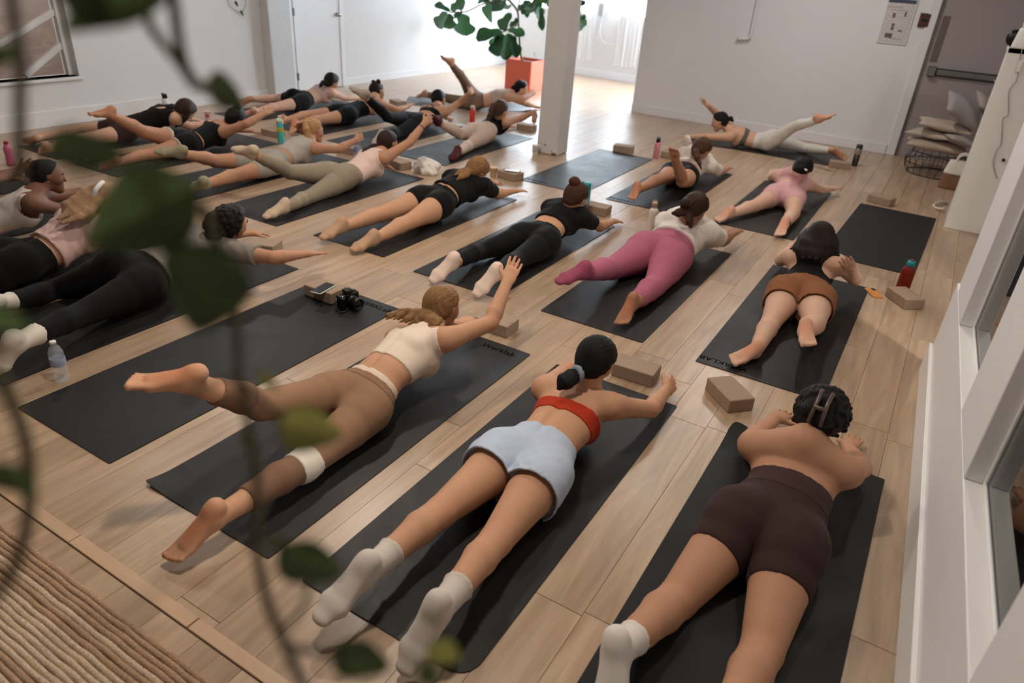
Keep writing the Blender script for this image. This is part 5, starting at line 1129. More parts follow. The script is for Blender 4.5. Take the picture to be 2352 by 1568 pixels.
bm = lathe(bmesh.new(), [(0, 0), (.06, 0), (.065, .01), (.06, .05), (.03, .06), (0, .06)], 24); bmesh.ops.transform(bm, matrix=Matrix.Translation((0, 0, .066)) @ Matrix.Rotation(math.pi / 2, 4, 'X'), verts=bm.verts); bm_obj('body', bm, M['black_plastic'], sp, True); box_obj('foot', (-.02, -.05, 0), (.02, -.01, .012), M['black_plastic'], sp, .002)
# ------------------------------------------------------------------ wire basket, cushions, tote bag
bk = tag(empty('wire_basket', (.02, 9.56, 0)), 'dark round wire basket under the pile of cushions', 'basket')
wire = plain('black_wire', (.14, .12, .11), .5, .05, metallic=.5)
rad_ = lambda t: .27 + .05 * math.sin(t * math.pi)
for k in range(22):
    a = 2 * math.pi * k / 22; bm_obj('wire', tube(bmesh.new(), [(rad_(i / 6) * math.cos(a + .12 * i / 6), rad_(i / 6) * math.sin(a + .12 * i / 6), .005 + .24 * i / 6) for i in range(7)], .0035, 5), wire, bk, True)
for z, r in ((.006, .27), (.125, .32), (.245, .27)): bm_obj('hoop', tube(bmesh.new(), [(r * math.cos(q * math.pi / 16), r * math.sin(q * math.pi / 16), z) for q in range(32)], .005, 6, True), wire, bk, True)
def cushion(loc, size, rot, col, label):
    bm = bmesh.new(); n = 14; V_ = {}
    for sgn in (1, -1):
        for i in range(n + 1):
            for j in range(n + 1):
                u, v = -1 + 2 * i / n, -1 + 2 * j / n
                if sgn == -1 and (i in (0, n) or j in (0, n)): V_[(sgn, i, j)] = V_[(1, i, j)]; continue
                f = ((1 - u ** 2) * (1 - v ** 2)) ** .5; pinch = 1 - .12 * (1 - abs(u * v)) * (max(abs(u), abs(v)) ** 3)
                V_[(sgn, i, j)] = bm.verts.new((u * size[0] / 2 * pinch, v * size[1] / 2 * pinch, sgn * size[2] / 2 * f * (1 + .12 * math.sin(u * 5 + v * 3 + loc[2] * 20))))
        for i in range(n):
            for j in range(n):
                q = [V_[(sgn, i, j)], V_[(sgn, i + 1, j)], V_[(sgn, i + 1, j + 1)], V_[(sgn, i, j + 1)]]
                bm.faces.new(q if sgn == 1 else q[::-1])
    o = bm_obj('cushion', bm, fabric(col), None, True, loc); o.rotation_euler = [math.radians(q) for q in rot]
    return tag(o, label, 'cushion', 'cushions piled on the wire basket')
cushion((-.02, 9.55, .318), (.66, .52, .12), (0, 2, 6), (.68, .61, .55), 'tan cushion lowest in the pile, lying on the wire basket')
cushion((-.10, 9.60, .43), (.50, .48, .09), (0, 0, -12), (.70, .65, .60), 'beige grey cushion second from the bottom of the pile')
cushion((.20, 9.31, .44), (.32, .28, .08), (0, 14, 20), (.64, .60, .57), 'small grey cushion poking out in the middle of the pile')
cushion((.00, 9.60, .535), (.58, .48, .10), (2, 5, 5), (.72, .66, .60), 'sand coloured cushion folded over the middle of the pile')
cushion((.12, 9.56, .72), (.46, .44, .16), (26, 28, 20), (.64, .61, .61), 'grey cushion tilted near the top of the pile')
cushion((.36, 9.84, .74), (.40, .38, .13), (25, 35, 30), (.68, .64, .61), 'pale grey cushion behind at the top of the pile')
cushion((.50, 10.0, .90), (.36, .34, .11), (30, 20, 50), (.70, .67, .65), 'topmost pale cushion half hidden by the white cabinet')
crumple('garment', (.46, 9.24, 0), (.11, .11, .34), fabric((.12, .12, .14)), 'dark bundle of clothing between cushions and cabinet', 'clothing', 9)
bg_ = tag(empty('tote_bag', (.28, 8.98, 0)), 'white and tan tote bag standing next to the basket', 'bag')
def taper(z0, z1, w0, w1, d0, d1):
    bm = bmesh.new(); n = 18; R_ = []
    for i in range(9):
        t = i / 8; w = w0 + (w1 - w0) * t; d = d0 + (d1 - d0) * t; z = z0 + (z1 - z0) * t; ring = []
        for k in range(n * 2):
            a = math.pi * k / n; c, s_ = math.cos(a), math.sin(a); x = w * math.copysign(abs(c) ** .45, c); y = d * math.copysign(abs(s_) ** .45, s_)
            ring.append(bm.verts.new((x * (1 + .03 * math.sin(k * 1.7 + i)), y * (1 + .05 * math.sin(k * 1.3 + i * 1.1)), z)))
        R_.append(ring)
    for a, b in zip(R_[:-1], R_[1:]):
        for k in range(n * 2): bm.faces.new((a[k], a[(k + 1) % (n * 2)], b[(k + 1) % (n * 2)], b[k]))
    bm.faces.new(R_[0][::-1]); bm.faces.new(R_[-1]); return bm
bm_obj('lower_panel', taper(.0, .16, .16, .155, .10, .095), fabric((.50, .38, .29)), bg_, True); bm_obj('upper_panel', taper(.158, .29, .157, .13, .097, .06), fabric((.85, .83, .80)), bg_, True)
for s_ in (-1, 1): bm_obj('strap', tube(bmesh.new(), smooth_path([(-.07, s_ * .05, .28), (-.05, s_ * .055, .35), (.02, s_ * .05, .36), (.06, s_ * .05, .28)]), .010, 6), fabric((.85, .83, .80)), bg_, True)
rp = tag(bm_obj('rope', tube(bmesh.new(), smooth_path([(.24, 8.2, .012), (.18, 8.12, .03), (.13, 8.0, .012), (.16, 7.9, .012), (.22, 7.8, .04)]), .012, 6), fabric((.80, .77, .72)), None, True), 'loose cream rope end on the floor beside the cabinet', 'rope')
# ------------------------------------------------------------------ trailing vine on the left wall and hanging vine near the camera
v2 = tag(empty('wall_vine', (XL + .02, 6.65, 1.1)), 'thin trailing vine hanging down the left wall near the pilaster', 'vine')
bm_obj('stem', tube(bmesh.new(), smooth_path([(.0, -.14, .6), (0, -.13, .11), (0, -.05, .0), (0, .06, -.03), (0, .12, .02), (0, .15, .12), (0, .15, .6)]), .003, 5), M['vine_stem'], v2, True)
heart = [.03, .30, .44, .50, .50, .46, .40, .33, .25, .16, .02]
heart_me = {0: leaf_mesh('leaf', heart, .22, .10, M['vine_leaf'], 9, .01), 1: leaf_mesh('leaf', heart, .22, .10, M['vine_pale'], 9, .01)}
for y_, z_ in ((-.02, .10), (.05, -.01), (-.09, .18)): place_leaf('leaf', heart_me[0], (XL + .03, 6.65 + y_, 1.1 + z_), (XL + .04, 6.67 + y_, 1.03 + z_), .05, v2, y_ * 30, Vector((XL + .02, 6.65, 1.1)))
vn = tag(empty('hanging_vine', (-.5, .25, 1.72)), 'out of focus hanging vine with heart shaped leaves close to the camera', 'vine')
vb = Vector((-.5, .25, 1.72))
for pts, r in VINE_STEMS: bm_obj('stem', tube(bmesh.new(), smooth_path([Vector(p) - vb for p in pts]), r * 1.7, 7), M['vine_stem'], vn, True)
for i, (a, b, w, tint) in enumerate(VINE_LEAVES): place_leaf('leaf', heart_me[1 if tint > .55 else 0], a, b, w, vn, i * 1.3, vb, (.43 + .18 * math.sin(i * 1.9), -.77, .47 + .18 * math.cos(i * 2.7)))

# ------------------------------------------------------------------ people
SKIN = {k: skin_mat('skin_%d' % i, c) for i, (k, c) in enumerate({'tan': (.74, .565, .45), 'warm': (.70, .525, .42), 'fair': (.80, .655, .57), 'light': (.77, .61, .51), 'brown': (.45, .315, .245), 'olive': (.62, .455, .355)}.items())}
def figure(key, label, tone, h, **kw):
    B = Body(POSES[key], h, **kw)
    P, Q = B.body(); base = Vector((*B.J['pel'][:2], 0)); B.base = base
    me = np_mesh('person', P, Q, SKIN[tone])
    fl = np.zeros(len(P))
    for sd in 'LR':
        an, fd, so, lt = B.foot[sd]; c = an + fd * .07 + so * .03
        d = P - c; s_ = (d @ so); inb = np.exp(-(np.linalg.norm(d, axis=1) / .11) ** 4); fl = np.maximum(fl, inb * np.clip((s_ + .012) / .02, .15, 1))
        for j in ('tip', 'elb'): fl = np.maximum(fl, .45 * np.exp(-(np.linalg.norm(P - B.J[j + sd], axis=1) / (.07 if j == 'tip' else .045)) ** 2))
        fl = np.maximum(fl, .35 * np.exp(-(np.linalg.norm(P - B.J['kne' + sd], axis=1) / .07) ** 2))
    at = me.attributes.new('flush', 'FLOAT', 'POINT'); at.data.foreach_set('value', fl.astype(np.float32))
    o = link_mesh('person', me, None, base); tag(o, label, 'person'); B.obj = o
    return B
def wear(B, name, PQ, mat, label=None):
    if len(PQ[1]) == 0: print('EMPTY', name, B.obj['label']); return
    me = np_mesh(name, PQ[0], PQ[1], mat); me.transform(Matrix.Translation(-B.base))
    if name == 'hair':
        hea, fd, ud, ld = B.head; r = PQ[0] - (hea - fd * .10 - ud * .02); l, u, f = r @ ld, r @ ud, r @ fd
        n = np.sqrt(l * l + u * u) + 1e-4; k = 9 * np.clip(n / .03, .3, 1)
        at = me.attributes.new('strand', 'FLOAT_VECTOR', 'POINT'); at.data.foreach_set('vector', np.stack([l / n * k, u / n * k, np.sqrt(n * n + f * f) * 6], 1).astype(np.float32).ravel())
    o = bpy.data.objects.new(name, me); COL.objects.link(o); o.parent = B.obj
    if label: o['label'] = label
    return o
def head_pt(B, l, f, u):
    hea, fd, ud, ld = B.head; return hea + ld * l + fd * f + ud * u
def accessory(B, name, bm, mat, label=None):
    me = bpy.data.meshes.new(name); bmesh.ops.translate(bm, verts=bm.verts, vec=-B.base); bm.to_mesh(me); bm.free(); me.materials.append(mat)
    for p in me.polygons: p.use_smooth = True
    o = bpy.data.objects.new(name, me); COL.objects.link(o); o.parent = B.obj
    if label: o['label'] = label
    return o
def ring_tube(c, ax, R, r, n=20, wob=0.):
    ax = Vector(nrm(ax)); a = ax.orthogonal().normalized(); b = ax.cross(a); bm = bmesh.new()
    tube(bm, [Vector(c) + (a * math.cos(2 * math.pi * k / n) + b * math.sin(2 * math.pi * k / n)) * (R * (1 + wob * math.sin(k * 2.6))) for k in range(n)], [r * (1 + wob * math.cos(k * 3.1)) for k in range(n)], 8, True); return bm
def eyes(B):
    wm, im = plain('eye_white', (.85, .83, .80), .3, 0), plain('iris', (.12, .08, .06), .2, 0)
    for sg in (-1, 1):
        bm = bmesh.new(); bmesh.ops.create_uvsphere(bm, u_segments=12, v_segments=8, radius=.0095, matrix=Matrix.Translation(Vector(head_pt(B, sg * .031, .076, .002)))); e = accessory(B, 'eye', bm, wm)
        bm = bmesh.new(); bmesh.ops.create_uvsphere(bm, u_segments=10, v_segments=6, radius=.0055, matrix=Matrix.Translation(Vector(head_pt(B, sg * .031, .081, .002)))); accessory(B, 'iris', bm, im).parent = e
        bm = tube(bmesh.new(), smooth_path([Vector(head_pt(B, sg * .016, .094, .020)), Vector(head_pt(B, sg * .032, .093, .026)), Vector(head_pt(B, sg * .047, .080, .020))]), .003, 5); accessory(B, 'eyebrow', bm, hair_mat((.10, .07, .06)))
    bm = tube(bmesh.new(), smooth_path([Vector(head_pt(B, -.02, .080, -.054)), Vector(head_pt(B, 0, .088, -.052)), Vector(head_pt(B, .02, .080, -.054))]), .0042, 6); accessory(B, 'lips', bm, plain('lips', (.62, .34, .30), .45, .03))
W_ = lambda c, k='cotton': fabric(c, .85, k)
UP = (0, 0, 1)
BLACK, BLACK2 = (.05, .05, .055), (.065, .065, .07)
DARKH, BRH, BLH, BLKH = (.12, .085, .07), (.30, .19, .12), (.66, .50, .33), (.055, .05, .05)
# --- nearest three
rr2 = random.Random(21)
B = figure('P1', 'person in a red bandeau and pale blue shorts, white socks, arms spread wide', 'tan', 0.0061, sock='LR', pitchface=-30, hip=1.08, hands={'R': (-.7, .3, -.5)}, girth=1.02)
wear(B, 'bandeau', B.band(1.58, 2.02, .006), W_((.66, .20, .11), 'knit')); wear(B, 'inner_shorts', B.bottoms(.4, .16, .16, .005), W_((.55, .60, .68)))
wear(B, 'shorts', B.bottoms(.74, .34, .34, .008, .020, wr=.002, seed=2), W_((.70, .745, .82)))
for sd in 'LR': wear(B, 'sock', B.sockm(sd, 1.66, .0055), W_((.78, .745, .71), 'knit'))
wear(B, 'hair', B.hair(.005, tails=[([('w', -.015, -.08, -.03), ('w', -.03, -.105, -.03), ('w', -.042, -.13, -.035), ('w', -.058, -.165, -.05), ('w', -.07, -.195, -.075)], [.026, .022, .036, .038, .010])]), hair_mat(BLKH))
accessory(B, 'scrunchie', ring_tube(B.head[0] + B.head[3] * -.030 + B.fwd * -.105 + np.array([0, 0, -.028]), B.fwd + B.head[3] * .5, .027, .014, wob=.12), W_((.52, .55, .60)), 'grey scrunchie')
B = figure('P2', 'person with bare back in dark brown bike shorts, dark hair held by a claw clip', 'warm', 0.0068, sock='LR', pitchface=-40, girth=1.17, hip=1.10, hands={'curlL': .1, 'curlR': .1})
wear(B, 'shorts', B.bottoms(1.05, .47, .47, .004), W_((.215, .150, .145), 'knit')); wear(B, 'waistband', B.band(.62, 1.30, .0065), W_((.235, .165, .16), 'knit'))
for sd in 'LR': wear(B, 'sock', B.sockm(sd, 1.74, .006), W_((.84, .81, .78), 'knit'))
wear(B, 'hair', B.hair(.0052, vol=.024, curls=21, buns=[(0, -.095, .03, .045), (.02, -.10, -.02, .04), (-.03, -.095, .0, .04), (0, -.075, -.075, .028)]), hair_mat((.075, .055, .05)))
clip = W_((.42, .34, .31)); cm_ = plain('clip_plastic', (.34, .27, .25), .25, .15, 20., coat=.4)
for sg in (-1, 1):
    pth = [Vector(head_pt(B, sg * .022, -.118, -.05)), Vector(head_pt(B, sg * .020, -.148, -.02)), Vector(head_pt(B, sg * .018, -.152, .03)), Vector(head_pt(B, sg * .02, -.130, .08))]
    accessory(B, 'claw_clip', tube(bmesh.new(), smooth_path(pth), [.008] * 19, 6), cm_, 'brown claw clip jaw')
accessory(B, 'claw_clip', tube(bmesh.new(), [Vector(head_pt(B, -.024, -.155, .005)), Vector(head_pt(B, .024, -.155, .005))], .009, 8), cm_, 'hinge of the claw clip')
accessory(B, 'earring', ring_tube(head_pt(B, -.082, -.008, -.045), (0, 1, 0), .011, .0018), plain('gold', (.80, .62, .32), .25, 0, metallic=1.))
B = figure('P3', 'blond person in cream crop top and tan leggings raising right arm and left leg', 'tan', 0.006, hands={'R': (-.35, .9, .1), 'curlR': .12, 'curlL': .5}, pitchface=-20, hip=1.06)
wear(B, 'leggings', B.bottoms(.55, 1.66, .94, .004), W_((.56, .43, .335), 'knit')); wear(B, 'waistband', B.band(.40, .62, .0052), W_((.84, .77, .70)), 'cream inner waistband')
wear(B, 'waistband', B.band(.22, .46, .0066), W_((.55, .42, .325), 'knit'))
wear(B, 'leg_sleeve', B.legband('R', 1.10, 1.68, .006), W_((.47, .355, .28), 'knit')); wear(B, 'leg_sleeve', B.legband('L', 1.25, 1.67, .0055), W_((.47, .355, .28), 'knit'))
wear(B, 'knee_cuff', B.legband('R', .90, 1.12, .011), W_((.84, .80, .75)), 'white cuff at the knee')
wear(B, 'crop_top', B.top(1.22, None, neck=.085, th=.006, scoop=.005, holes=[(2.85, .10, .05), (2.85, -.10, .05)]), W_((.87, .80, .73), 'knit'))
tl = []
rr = random.Random(3)
for k in range(13):
    a = -.07 + .012 * k; x0 = rr.uniform(-.02, .02)
    sw = rr.uniform(-.02, .02); b_ = a * 1.35 - .02
    tl.append(([('w', x0, -.085, -.01), ('w', b_ * .5, -.115, .0 + rr.uniform(-.01, .01)), ('w', b_ * .9 + sw, -.14 + rr.uniform(-.015, .01), .008), ('w', b_ * 1.3, -.155 + rr.uniform(-.02, .02), .005 + rr.uniform(-.012, .015)), ('w', b_ * 1.45 + sw, -.18 + rr.uniform(-.02, .02), .0), ('w', b_ * 1.65, -.205 + rr.uniform(-.02, .015), -.015)], [.019, .019, .018, .016, .013, .005]))
wear(B, 'hair', B.hair(.0055, tails=tl), hair_mat((.36, .24, .15), (.70, .53, .35)))
accessory(B, 'hair_tie', ring_tube(head_pt(B, 0, -.092, -.05), (0, 1, .3), .02, .006), W_((.12, .09, .08)))
# --- middle rows
B = figure('P4', 'person in pink leggings and white tee with braided dark hair', 'olive', 0.0075, girth=1.26, hip=1.12, pitchface=-30, sock='L')
wear(B, 'leggings', B.bottoms(1.0, 1.8, 1.78, .004), W_((.66, .375, .455), 'knit'))
wear(B, 'tee_shirt', B.top(.78, .62, th=.010, neck=.07, wr=.004, loose=.012, seed=1), W_((.87, .845, .815)))
wear(B, 'sock', B.sockm('L', 1.79, .005), W_((.56, .27, .36), 'knit'))
wear(B, 'hair', B.hair(.0065, vol=.014, buns=[(-.02, -.10, -.01, .04)], tails=[([('w', -.02, -.09, -.01), ('w', -.05, -.125, -.03), ('w', -.09, -.14, -.05)], [.034, .03, .012]), ([('w', .02, -.09, -.02), ('w', .05, -.12, -.045), ('w', .08, -.13, -.07)], [.028, .024, .01])]), hair_mat((.13, .095, .08), (.30, .20, .13)))
for k in range(4): accessory(B, 'braid', tube(bmesh.new(), smooth_path([Vector(head_pt(B, -.045 + .03 * k, .055, .085 - abs(k - 1.5) * .012)), Vector(head_pt(B, -.05 + .033 * k, -.02, .118 - abs(k - 1.5) * .012)), Vector(head_pt(B, -.03 + .02 * k, -.09, .06)), Vector(head_pt(B, -.012 + .008 * k, -.112, -.02))]), .009, 6), hair_mat((.13, .095, .08), (.30, .20, .13)))
B = figure('P5', 'person in rust brown shorts and black halter top with dark bob, right foot raised', 'fair', 0.0072, pitchface=-35, hip=1.12, girth=1.05, hands={'L': (.3, 1, 0), 'R': (-.3, 1, 0)})
wear(B, 'shorts', B.bottoms(.60, .42, .42, .008, .011, wr=.003, seed=5), W_((.52, .335, .215)))
wear(B, 'halter_top', B.top(.45, None, th=.006, neck=.035, neck_off=.03, scoop=.03, wr=.001, holes=[(2.55, .15, .075), (2.55, -.15, .075)]), W_(BLACK))
tl = [([('w', .070 * math.cos(a), -.02 - .06 * math.sin(a), .04), ('w', .088 * math.cos(a), -.03 - .10 * math.sin(a), .0), ('w', .105 * math.cos(a), -.04 - .125 * math.sin(a), -.035 - .03 * abs(math.cos(a))), ('w', .11 * math.cos(a), -.05 - .15 * math.sin(a), -.055 - .05 * abs(math.cos(a)))], [.038, .042, .040, .016]) for a in [k * math.pi / 9 for k in range(10)]]
wear(B, 'hair', B.hair(.0065, vol=.020, tails=tl), hair_mat((.14, .10, .09)))
B = figure('P6', 'person in black crop tee and black leggings with brown bun and white socks', 'tan', 0.008, sock='LR', pitchface=-30, hip=1.06)
wear(B, 'leggings', B.bottoms(.62, 1.82, 1.84, .004), W_(BLACK, 'knit')); wear(B, 'crop_tee', B.top(1.2, .55, th=.008, wr=.002, neck=.06, loose=.008), W_(BLACK2))
for sd in 'LR': wear(B, 'sock', B.sockm(sd, 1.95, .005), W_((.84, .75, .69), 'knit'))
wear(B, 'hair', B.hair(.0065, buns=[(-.02, -.085, .085, .042), (-.03, -.10, .08, .03)]), hair_mat((.26, .15, .10)))
B = figure('P7', 'person in black tee and black shorts with loose light brown ponytail, beige socks', 'tan', 0.0082, sock='LR', pitchface=-45, hip=1.10, girth=1.05)
wear(B, 'shorts', B.bottoms(.72, .30, .30, .004), W_(BLACK, 'knit')); wear(B, 'tee_shirt', B.top(.85, .65, th=.010, wr=.004, neck=.06, loose=.012, seed=4), W_(BLACK2))
for sd in 'LR': wear(B, 'sock', B.sockm(sd, 1.90, .005), W_((.70, .56, .45), 'knit'))
wear(B, 'hair', B.hair(.0065, tails=[([('w', 0, -.09, .01), ('w', -.03, -.13, -.01), ('w', -.06, -.17, -.025), ('w', -.09, -.215, -.05)], [.026, .034, .03, .008]), ([('w', 0, -.09, .01), ('w', .0, -.14, -.015), ('w', -.02, -.19, -.035), ('w', -.04, -.235, -.06)], [.02, .028, .024, .006])]), hair_mat((.38, .25, .16), (.72, .54, .36)))
B = figure('P8', 'person in sage leggings and pale tank top with right arm lifted high', 'warm', 0.009, sock='LR', pitchface=-15, hip=1.08, hands={'R': (-.8, .3, -.2), 'curlR': .4})
wear(B, 'leggings', B.bottoms(.85, 1.86, 1.88, .004), W_((.555, .505, .44), 'knit')); wear(B, 'waistband', B.band(.55, .95, .006), W_((.57, .52, .455), 'knit'))
wear(B, 'tank_top', B.top(.85, None, th=.006, neck=.085, scoop=.01), W_((.85, .745, .70), 'knit'))
for sd in 'LR': wear(B, 'sock', B.sockm(sd, 1.93, .005), W_((.74, .66, .57), 'knit'))
for t in (1.30, 1.52): wear(B, 'mesh_panel', B.legband('R', t, t + .10, .0052), W_((.60, .545, .475), 'knit'))
wear(B, 'hair', B.hair(.007, tails=[([('w', 0, -.095, .0), ('w', -.04, -.14, -.02), ('w', -.08, -.20, -.05), ('w', -.11, -.25, -.09)], [.024, .034, .03, .008])]), hair_mat((.17, .10, .08)))
accessory(B, 'bracelet', ring_tube(B.armp('R', 1.80)[0], B.armp('R', 1.8)[1], .030, .0035), W_((.18, .13, .11)))
B = figure('P9', 'person in grey tank and grey bike shorts with long blond ponytail', 'warm', 0.009, sock='LR', pitchface=-12, yawface=-12, hands={'R': (-.8, .2, -.2), 'curlR': .5})
wear(B, 'bike_shorts', B.bottoms(.75, .62, .62, .004), W_((.60, .575, .54), 'knit')); wear(B, 'tank_top', B.top(1.0, None, th=.005, neck=.08, scoop=.012), W_((.66, .63, .60), 'knit'))
for sd in 'LR': wear(B, 'sock', B.sockm(sd, 1.92, .005), W_((.58, .55, .46), 'knit'))
wear(B, 'hair', B.hair(.007, buns=[(0, -.07, .09, .025)], tails=[([('w', 0, -.07, .09), ('w', .03, -.115, .09), ('w', .07, -.135, .03), ('w', .09, -.135, -.05), ('w', .10, -.125, -.13), ('w', .105, -.12, -.20)], [.022, .03, .036, .034, .026, .008])]), hair_mat((.60, .43, .28), (.86, .68, .47)))
B = figure('P10', 'person in black top and black shorts with white trim, top bun, left leg lifted', 'warm', 0.01, pitchface=-30, hands={'R': (-.6, .4, -.4)})
wear(B, 'shorts', B.bottoms(.65, .30, .30, .007, .01), W_(BLACK)); 
for sd in 'LR': wear(B, 'hem_trim', B.legband(sd, .285, .325, .019), W_((.82, .78, .72)))
wear(B, 'camisole', B.top(.75, None, u_up=2.35, th=.005, neck=.05, scoop=.015), W_(BLACK2)); wear(B, 'straps', B.straps([[(2.2, .075), (2.9, .085)], [(2.2, -.075), (2.9, -.085)]], .010), W_(BLACK2))
wear(B, 'hair', B.hair(.008, buns=[(0, -.05, .12, .038)]), hair_mat(BLKH))
B = figure('P11', 'person in black keyhole tank by the left wall, dark hair falling over the face', 'light', 0.0105, pitchface=-50)
wear(B, 'shorts', B.bottoms(.6, .45, .45, .005), W_((.20, .135, .12))); wear(B, 'tank_top', B.top(.4, None, th=.007, neck=.06, scoop=.005, wr=.002, loose=.006, holes=[(2.3, 0, .05)]), W_(BLACK))
wear(B, 'hair', B.hair(.008, vol=.016, tails=[([(sg * .06, .0, .05), (sg * .075, .03, -.03), (sg * .07, .05, -.12), (sg * .05, .06, -.19)], [.035, .036, .03, .012]) for sg in (-1, 1)]), hair_mat((.13, .09, .08), (.27, .18, .13)))
# --- far rows
B = figure('P12', 'person in pale bra top and black bike shorts by the white door', 'fair', 0.012, pitchface=-20)
wear(B, 'bike_shorts', B.bottoms(.6, .5, .5, .004), W_(BLACK, 'knit')); wear(B, 'bra_top', B.top(1.5, None, u_up=2.6, th=.005, neck=.09, scoop=.015), W_((.78, .68, .68), 'knit'))
wear(B, 'hair', B.hair(.008, tails=[([('w', 0, -.09, .01), ('w', -.0, -.13, .0), ('w', .0, -.17, -.03), ('w', 0, -.195, -.06)], [.022, .03, .026, .008])]), hair_mat(DARKH))
B = figure('P13', 'person in black unitard with two small hair buns', 'tan', 0.012, pitchface=-15)
wear(B, 'unitard', B.bottoms(1.6, .45, .45, .004), W_(BLACK, 'knit')); wear(B, 'straps', B.straps([[(1.5, .06), (2.9, .08)], [(1.5, -.06), (2.9, -.08)]], .014), W_(BLACK, 'knit'))
wear(B, 'hair', B.hair(.008, buns=[(.045, -.02, .115, .03), (-.045, -.02, .115, .03)]), hair_mat(DARKH))
B = figure('P14', 'person in strappy black bra and black leggings with grey socks, left leg lifted', 'tan', 0.0105, sock='LR', pitchface=-25, hands={'R': (-.7, .3, -.3)})
wear(B, 'leggings', B.bottoms(.85, 1.85, 1.85, .004), W_((.075, .075, .085), 'knit')); wear(B, 'sports_bra', B.band(1.45, 1.95, .005), W_(BLACK, 'knit')); wear(B, 'straps', B.straps([[(1.9, .08), (2.8, -.05)], [(1.9, -.08), (2.8, .05)], [(1.9, .03), (2.9, .09)], [(1.9, -.03), (2.9, -.09)]], .010), W_(BLACK, 'knit'))
for sd in 'LR': wear(B, 'sock', B.sockm(sd, 1.93, .005), W_((.68, .62, .56), 'knit'))
wear(B, 'hair', B.hair(.008, buns=[(0, -.105, -.03, .036)]), hair_mat(BLKH))
B = figure('P15', 'person in cream leggings and black tank with ponytail beside the column', 'light', 0.0105, sock='LR', pitchface=-15, hands={'R': (-.7, .3, -.3)})
wear(B, 'leggings', B.bottoms(.85, 1.85, 1.80, .004), W_((.80, .715, .66), 'knit')); wear(B, 'tank_top', B.top(.75, None, th=.006, neck=.07, scoop=.012), W_(BLACK))
wear(B, 'leg_warmer', B.legband('R', 1.0, 1.25, .007), W_((.86, .80, .76), 'knit'))
wear(B, 'sock', B.sockm('R', 1.95, .006), W_((.29, .14, .14), 'knit'), 'dark maroon grip sock'); wear(B, 'sock', B.sockm('L', 1.93, .006), W_((.29, .14, .14), 'knit'), 'dark maroon grip sock')
wear(B, 'hair', B.hair(.008, buns=[(0, -.07, .09, .022)], tails=[([('w', 0, -.07, .085), ('w', -.01, -.11, .06), ('w', -.02, -.13, .0), ('w', -.02, -.13, -.05), ('w', -.02, -.135, -.10)], [.02, .03, .032, .026, .008])]), hair_mat((.20, .14, .11), (.38, .28, .21)))
B = figure('P16', 'person in taupe leggings and beige bra with left leg raised high before the planter', 'light', 0.012, pitchface=-15, hands={'R': (-.6, .4, -.3)})
wear(B, 'leggings', B.bottoms(.75, 1.88, 1.86, .004), W_((.47, .375, .31), 'knit')); wear(B, 'bra_top', B.top(1.35, None, u_up=2.7, th=.005, neck=.085, scoop=.012), W_((.73, .66, .60), 'knit'))
wear(B, 'hair', B.hair(.008, buns=[(0, -.11, -.02, .03)]), hair_mat(BLKH))
B = figure('P17', 'person lying crosswise in white leggings and strappy grey bra by the back wall', 'light', 0.0105, pitchface=-22, hands={'R': (.2, -.8, -.3)})
wear(B, 'leggings', B.bottoms(1.0, 1.88, 1.88, .004), W_((.81, .79, .76), 'knit')); wear(B, 'sports_bra', B.band(1.5, 1.9, .005), W_((.36, .34, .33), 'knit')); wear(B, 'straps', B.straps([[(1.85, .08), (2.9, -.07)], [(1.85, -.08), (2.9, .07)]], .009), W_((.36, .34, .33), 'knit'))
wear(B, 'hair', B.hair(.008, buns=[(0, -.10, .01, .02)], tails=[([(0, -.10, .01), (0, -.13, .0), (0, -.15, -.04)], [.02, .034, .014])]), hair_mat(BLKH))
B = figure('P18', 'person in white tee and black shorts with bare right leg bent up', 'warm', 0.009, pitchface=-35, hip=1.05, hands={'L': (.5, .5, .2)})
wear(B, 'shorts', B.bottoms(.6, .38, .30, .004), W_(BLACK, 'knit')); wear(B, 'tee_shirt', B.top(.75, .75, th=.010, wr=.004, neck=.065, loose=.012, seed=7), W_((.84, .79, .755)))
wear(B, 'hair', B.hair(.007, tails=[([('w', 0, -.08, .02), ('w', .03, -.12, .0), ('w', .07, -.14, -.03), ('w', .11, -.13, -.07), ('w', .14, -.11, -.12)], [.024, .03, .028, .020, .006])]), hair_mat((.24, .15, .11), (.40, .27, .19)))
B = figure('P19', 'person in matching pale pink top and pink shorts, arms out', 'fair', 0.009, pitchface=-45)
wear(B, 'shorts', B.bottoms(.7, .42, .42, .004), W_((.80, .615, .62), 'knit')); wear(B, 'crop_top', B.top(1.0, None, th=.006, neck=.07, scoop=.0, holes=[(1.02, 0, .03)]), W_((.80, .63, .635), 'knit'))
wear(B, 'hair', B.hair(.007, buns=[(.03, -.08, -.03, .035)]), hair_mat(BLKH)); accessory(B, 'hair_clip', tube(bmesh.new(), [Vector(head_pt(B, .05, -.09, -.03)), Vector(head_pt(B, .085, -.09, -.03))], .009, 8), M['white_plastic'], 'white hair clip')
accessory(B, 'anklet', ring_tube(B.legp('R', 1.9)[0], B.legp('R', 1.9)[1], .041, .004), W_((.14, .12, .11)))
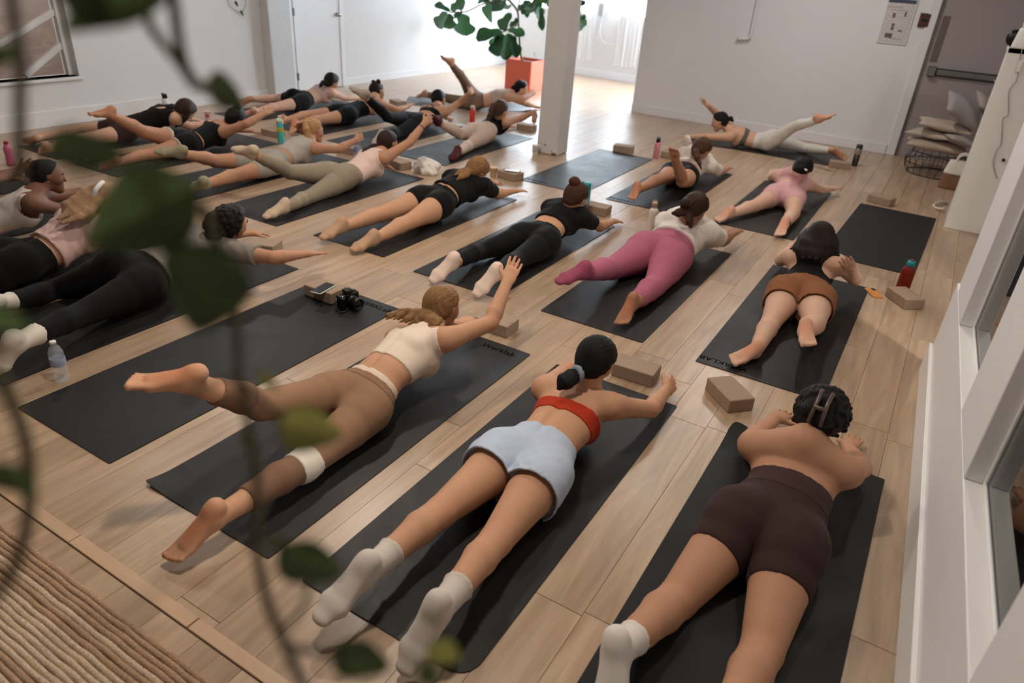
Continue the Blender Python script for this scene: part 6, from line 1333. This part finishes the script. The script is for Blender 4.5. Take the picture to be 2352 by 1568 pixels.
# --- left side
B = figure('P20', 'person in white tank top with short black hair, face in profile at left', 'brown', 0.0085, pitchface=-8)
wear(B, 'tank_top', B.top(.2, None, th=.007, neck=.085, scoop=.012, wr=.001), W_((.80, .755, .73), 'knit')); wear(B, 'leggings', B.bottoms(.6, 1.85, 1.85, .004), W_(BLACK, 'knit'))
wear(B, 'hair', B.hair(.006, vol=.014, cut=.028, buns=[(0, -.095, .02, .035)]), hair_mat((.05, .055, .055))); eyes(B)
accessory(B, 'earring', ring_tube(head_pt(B, .085, -.012, -.03), (1, 0, 0), .003, .003), M['chrome'])
B = figure('P21', 'person in pale pink tee and black leggings with long blond hair', 'light', 0.0088, pitchface=-15, hip=1.1, girth=1.06)
wear(B, 'leggings', B.bottoms(.8, 1.85, 1.85, .004), W_(BLACK, 'knit')); wear(B, 'tee_shirt', B.top(.95, .6, th=.010, wr=.004, neck=.065, loose=.016, seed=3), W_((.80, .68, .655)))
rr = random.Random(5)
tl = [([('w', a * .4, -.05, .06), ('w', a * .8, -.10, .04), ('w', a + .01, -.17, .005), ('w', a * 1.0, -.22, -.015 + rr.uniform(-.008, .008)), ('w', a * .7 + rr.uniform(-.02, .02), -.28 + rr.uniform(-.05, .03), -.045)], [.032, .030, .030, .026, .006]) for a in [-.075 + .02 * k for k in range(9)]]
wear(B, 'hair', B.hair(.0065, tails=tl), hair_mat((.58, .44, .33), (.82, .66, .52)))
accessory(B, 'hair_clip', tube(bmesh.new(), smooth_path([Vector(head_pt(B, .03, -.11, .03)), Vector(head_pt(B, .035, -.105, .08)), Vector(head_pt(B, .02, -.075, .11)), Vector(head_pt(B, .0, -.05, .115))]), .016, 8), M['white_plastic'], 'white hair claw')
B = figure('P22', 'curly haired person in grey tee and black leggings, right arm stretched forward', 'warm', 0.0082, sock='LR', pitchface=-6, hip=1.08, girth=1.04, hands={'R': (.1, 0, -1), 'curlR': .05})
wear(B, 'leggings', B.bottoms(.95, 1.72, 1.70, .005), W_((.05, .05, .06), 'knit')); wear(B, 'tee_shirt', B.top(.62, .62, th=.009, wr=.0035, neck=.065, loose=.01, seed=9), W_((.53, .50, .47), 'knit'))
for sd in 'LR': wear(B, 'sock', B.sockm(sd, 1.69, .0075), W_((.83, .80, .75), 'knit'))
rr = random.Random(11)
wear(B, 'hair', B.hair(.006, vol=.020, cut=.024, curls=11, buns=[(-.01, -.125, .0, .05), (.015, -.13, -.045, .04), (-.02, -.115, .04, .04), (.03, -.10, -.07, .03)]), hair_mat((.07, .05, .045), (.13, .09, .075))); eyes(B)
B = figure('P23', 'person at the left frame edge with only a raised forearm in view', 'brown', 0.0125, pitchface=-20, hands={'R': (-.5, .6, 0)})
wear(B, 'leggings', B.bottoms(.8, 1.85, 1.85, .004), W_(BLACK, 'knit')); wear(B, 'tank_top', B.top(.6, None, th=.006, neck=.075), W_((.30, .28, .27))); wear(B, 'hair', B.hair(.008, buns=[(0, -.10, -.02, .035)]), hair_mat(BLKH))
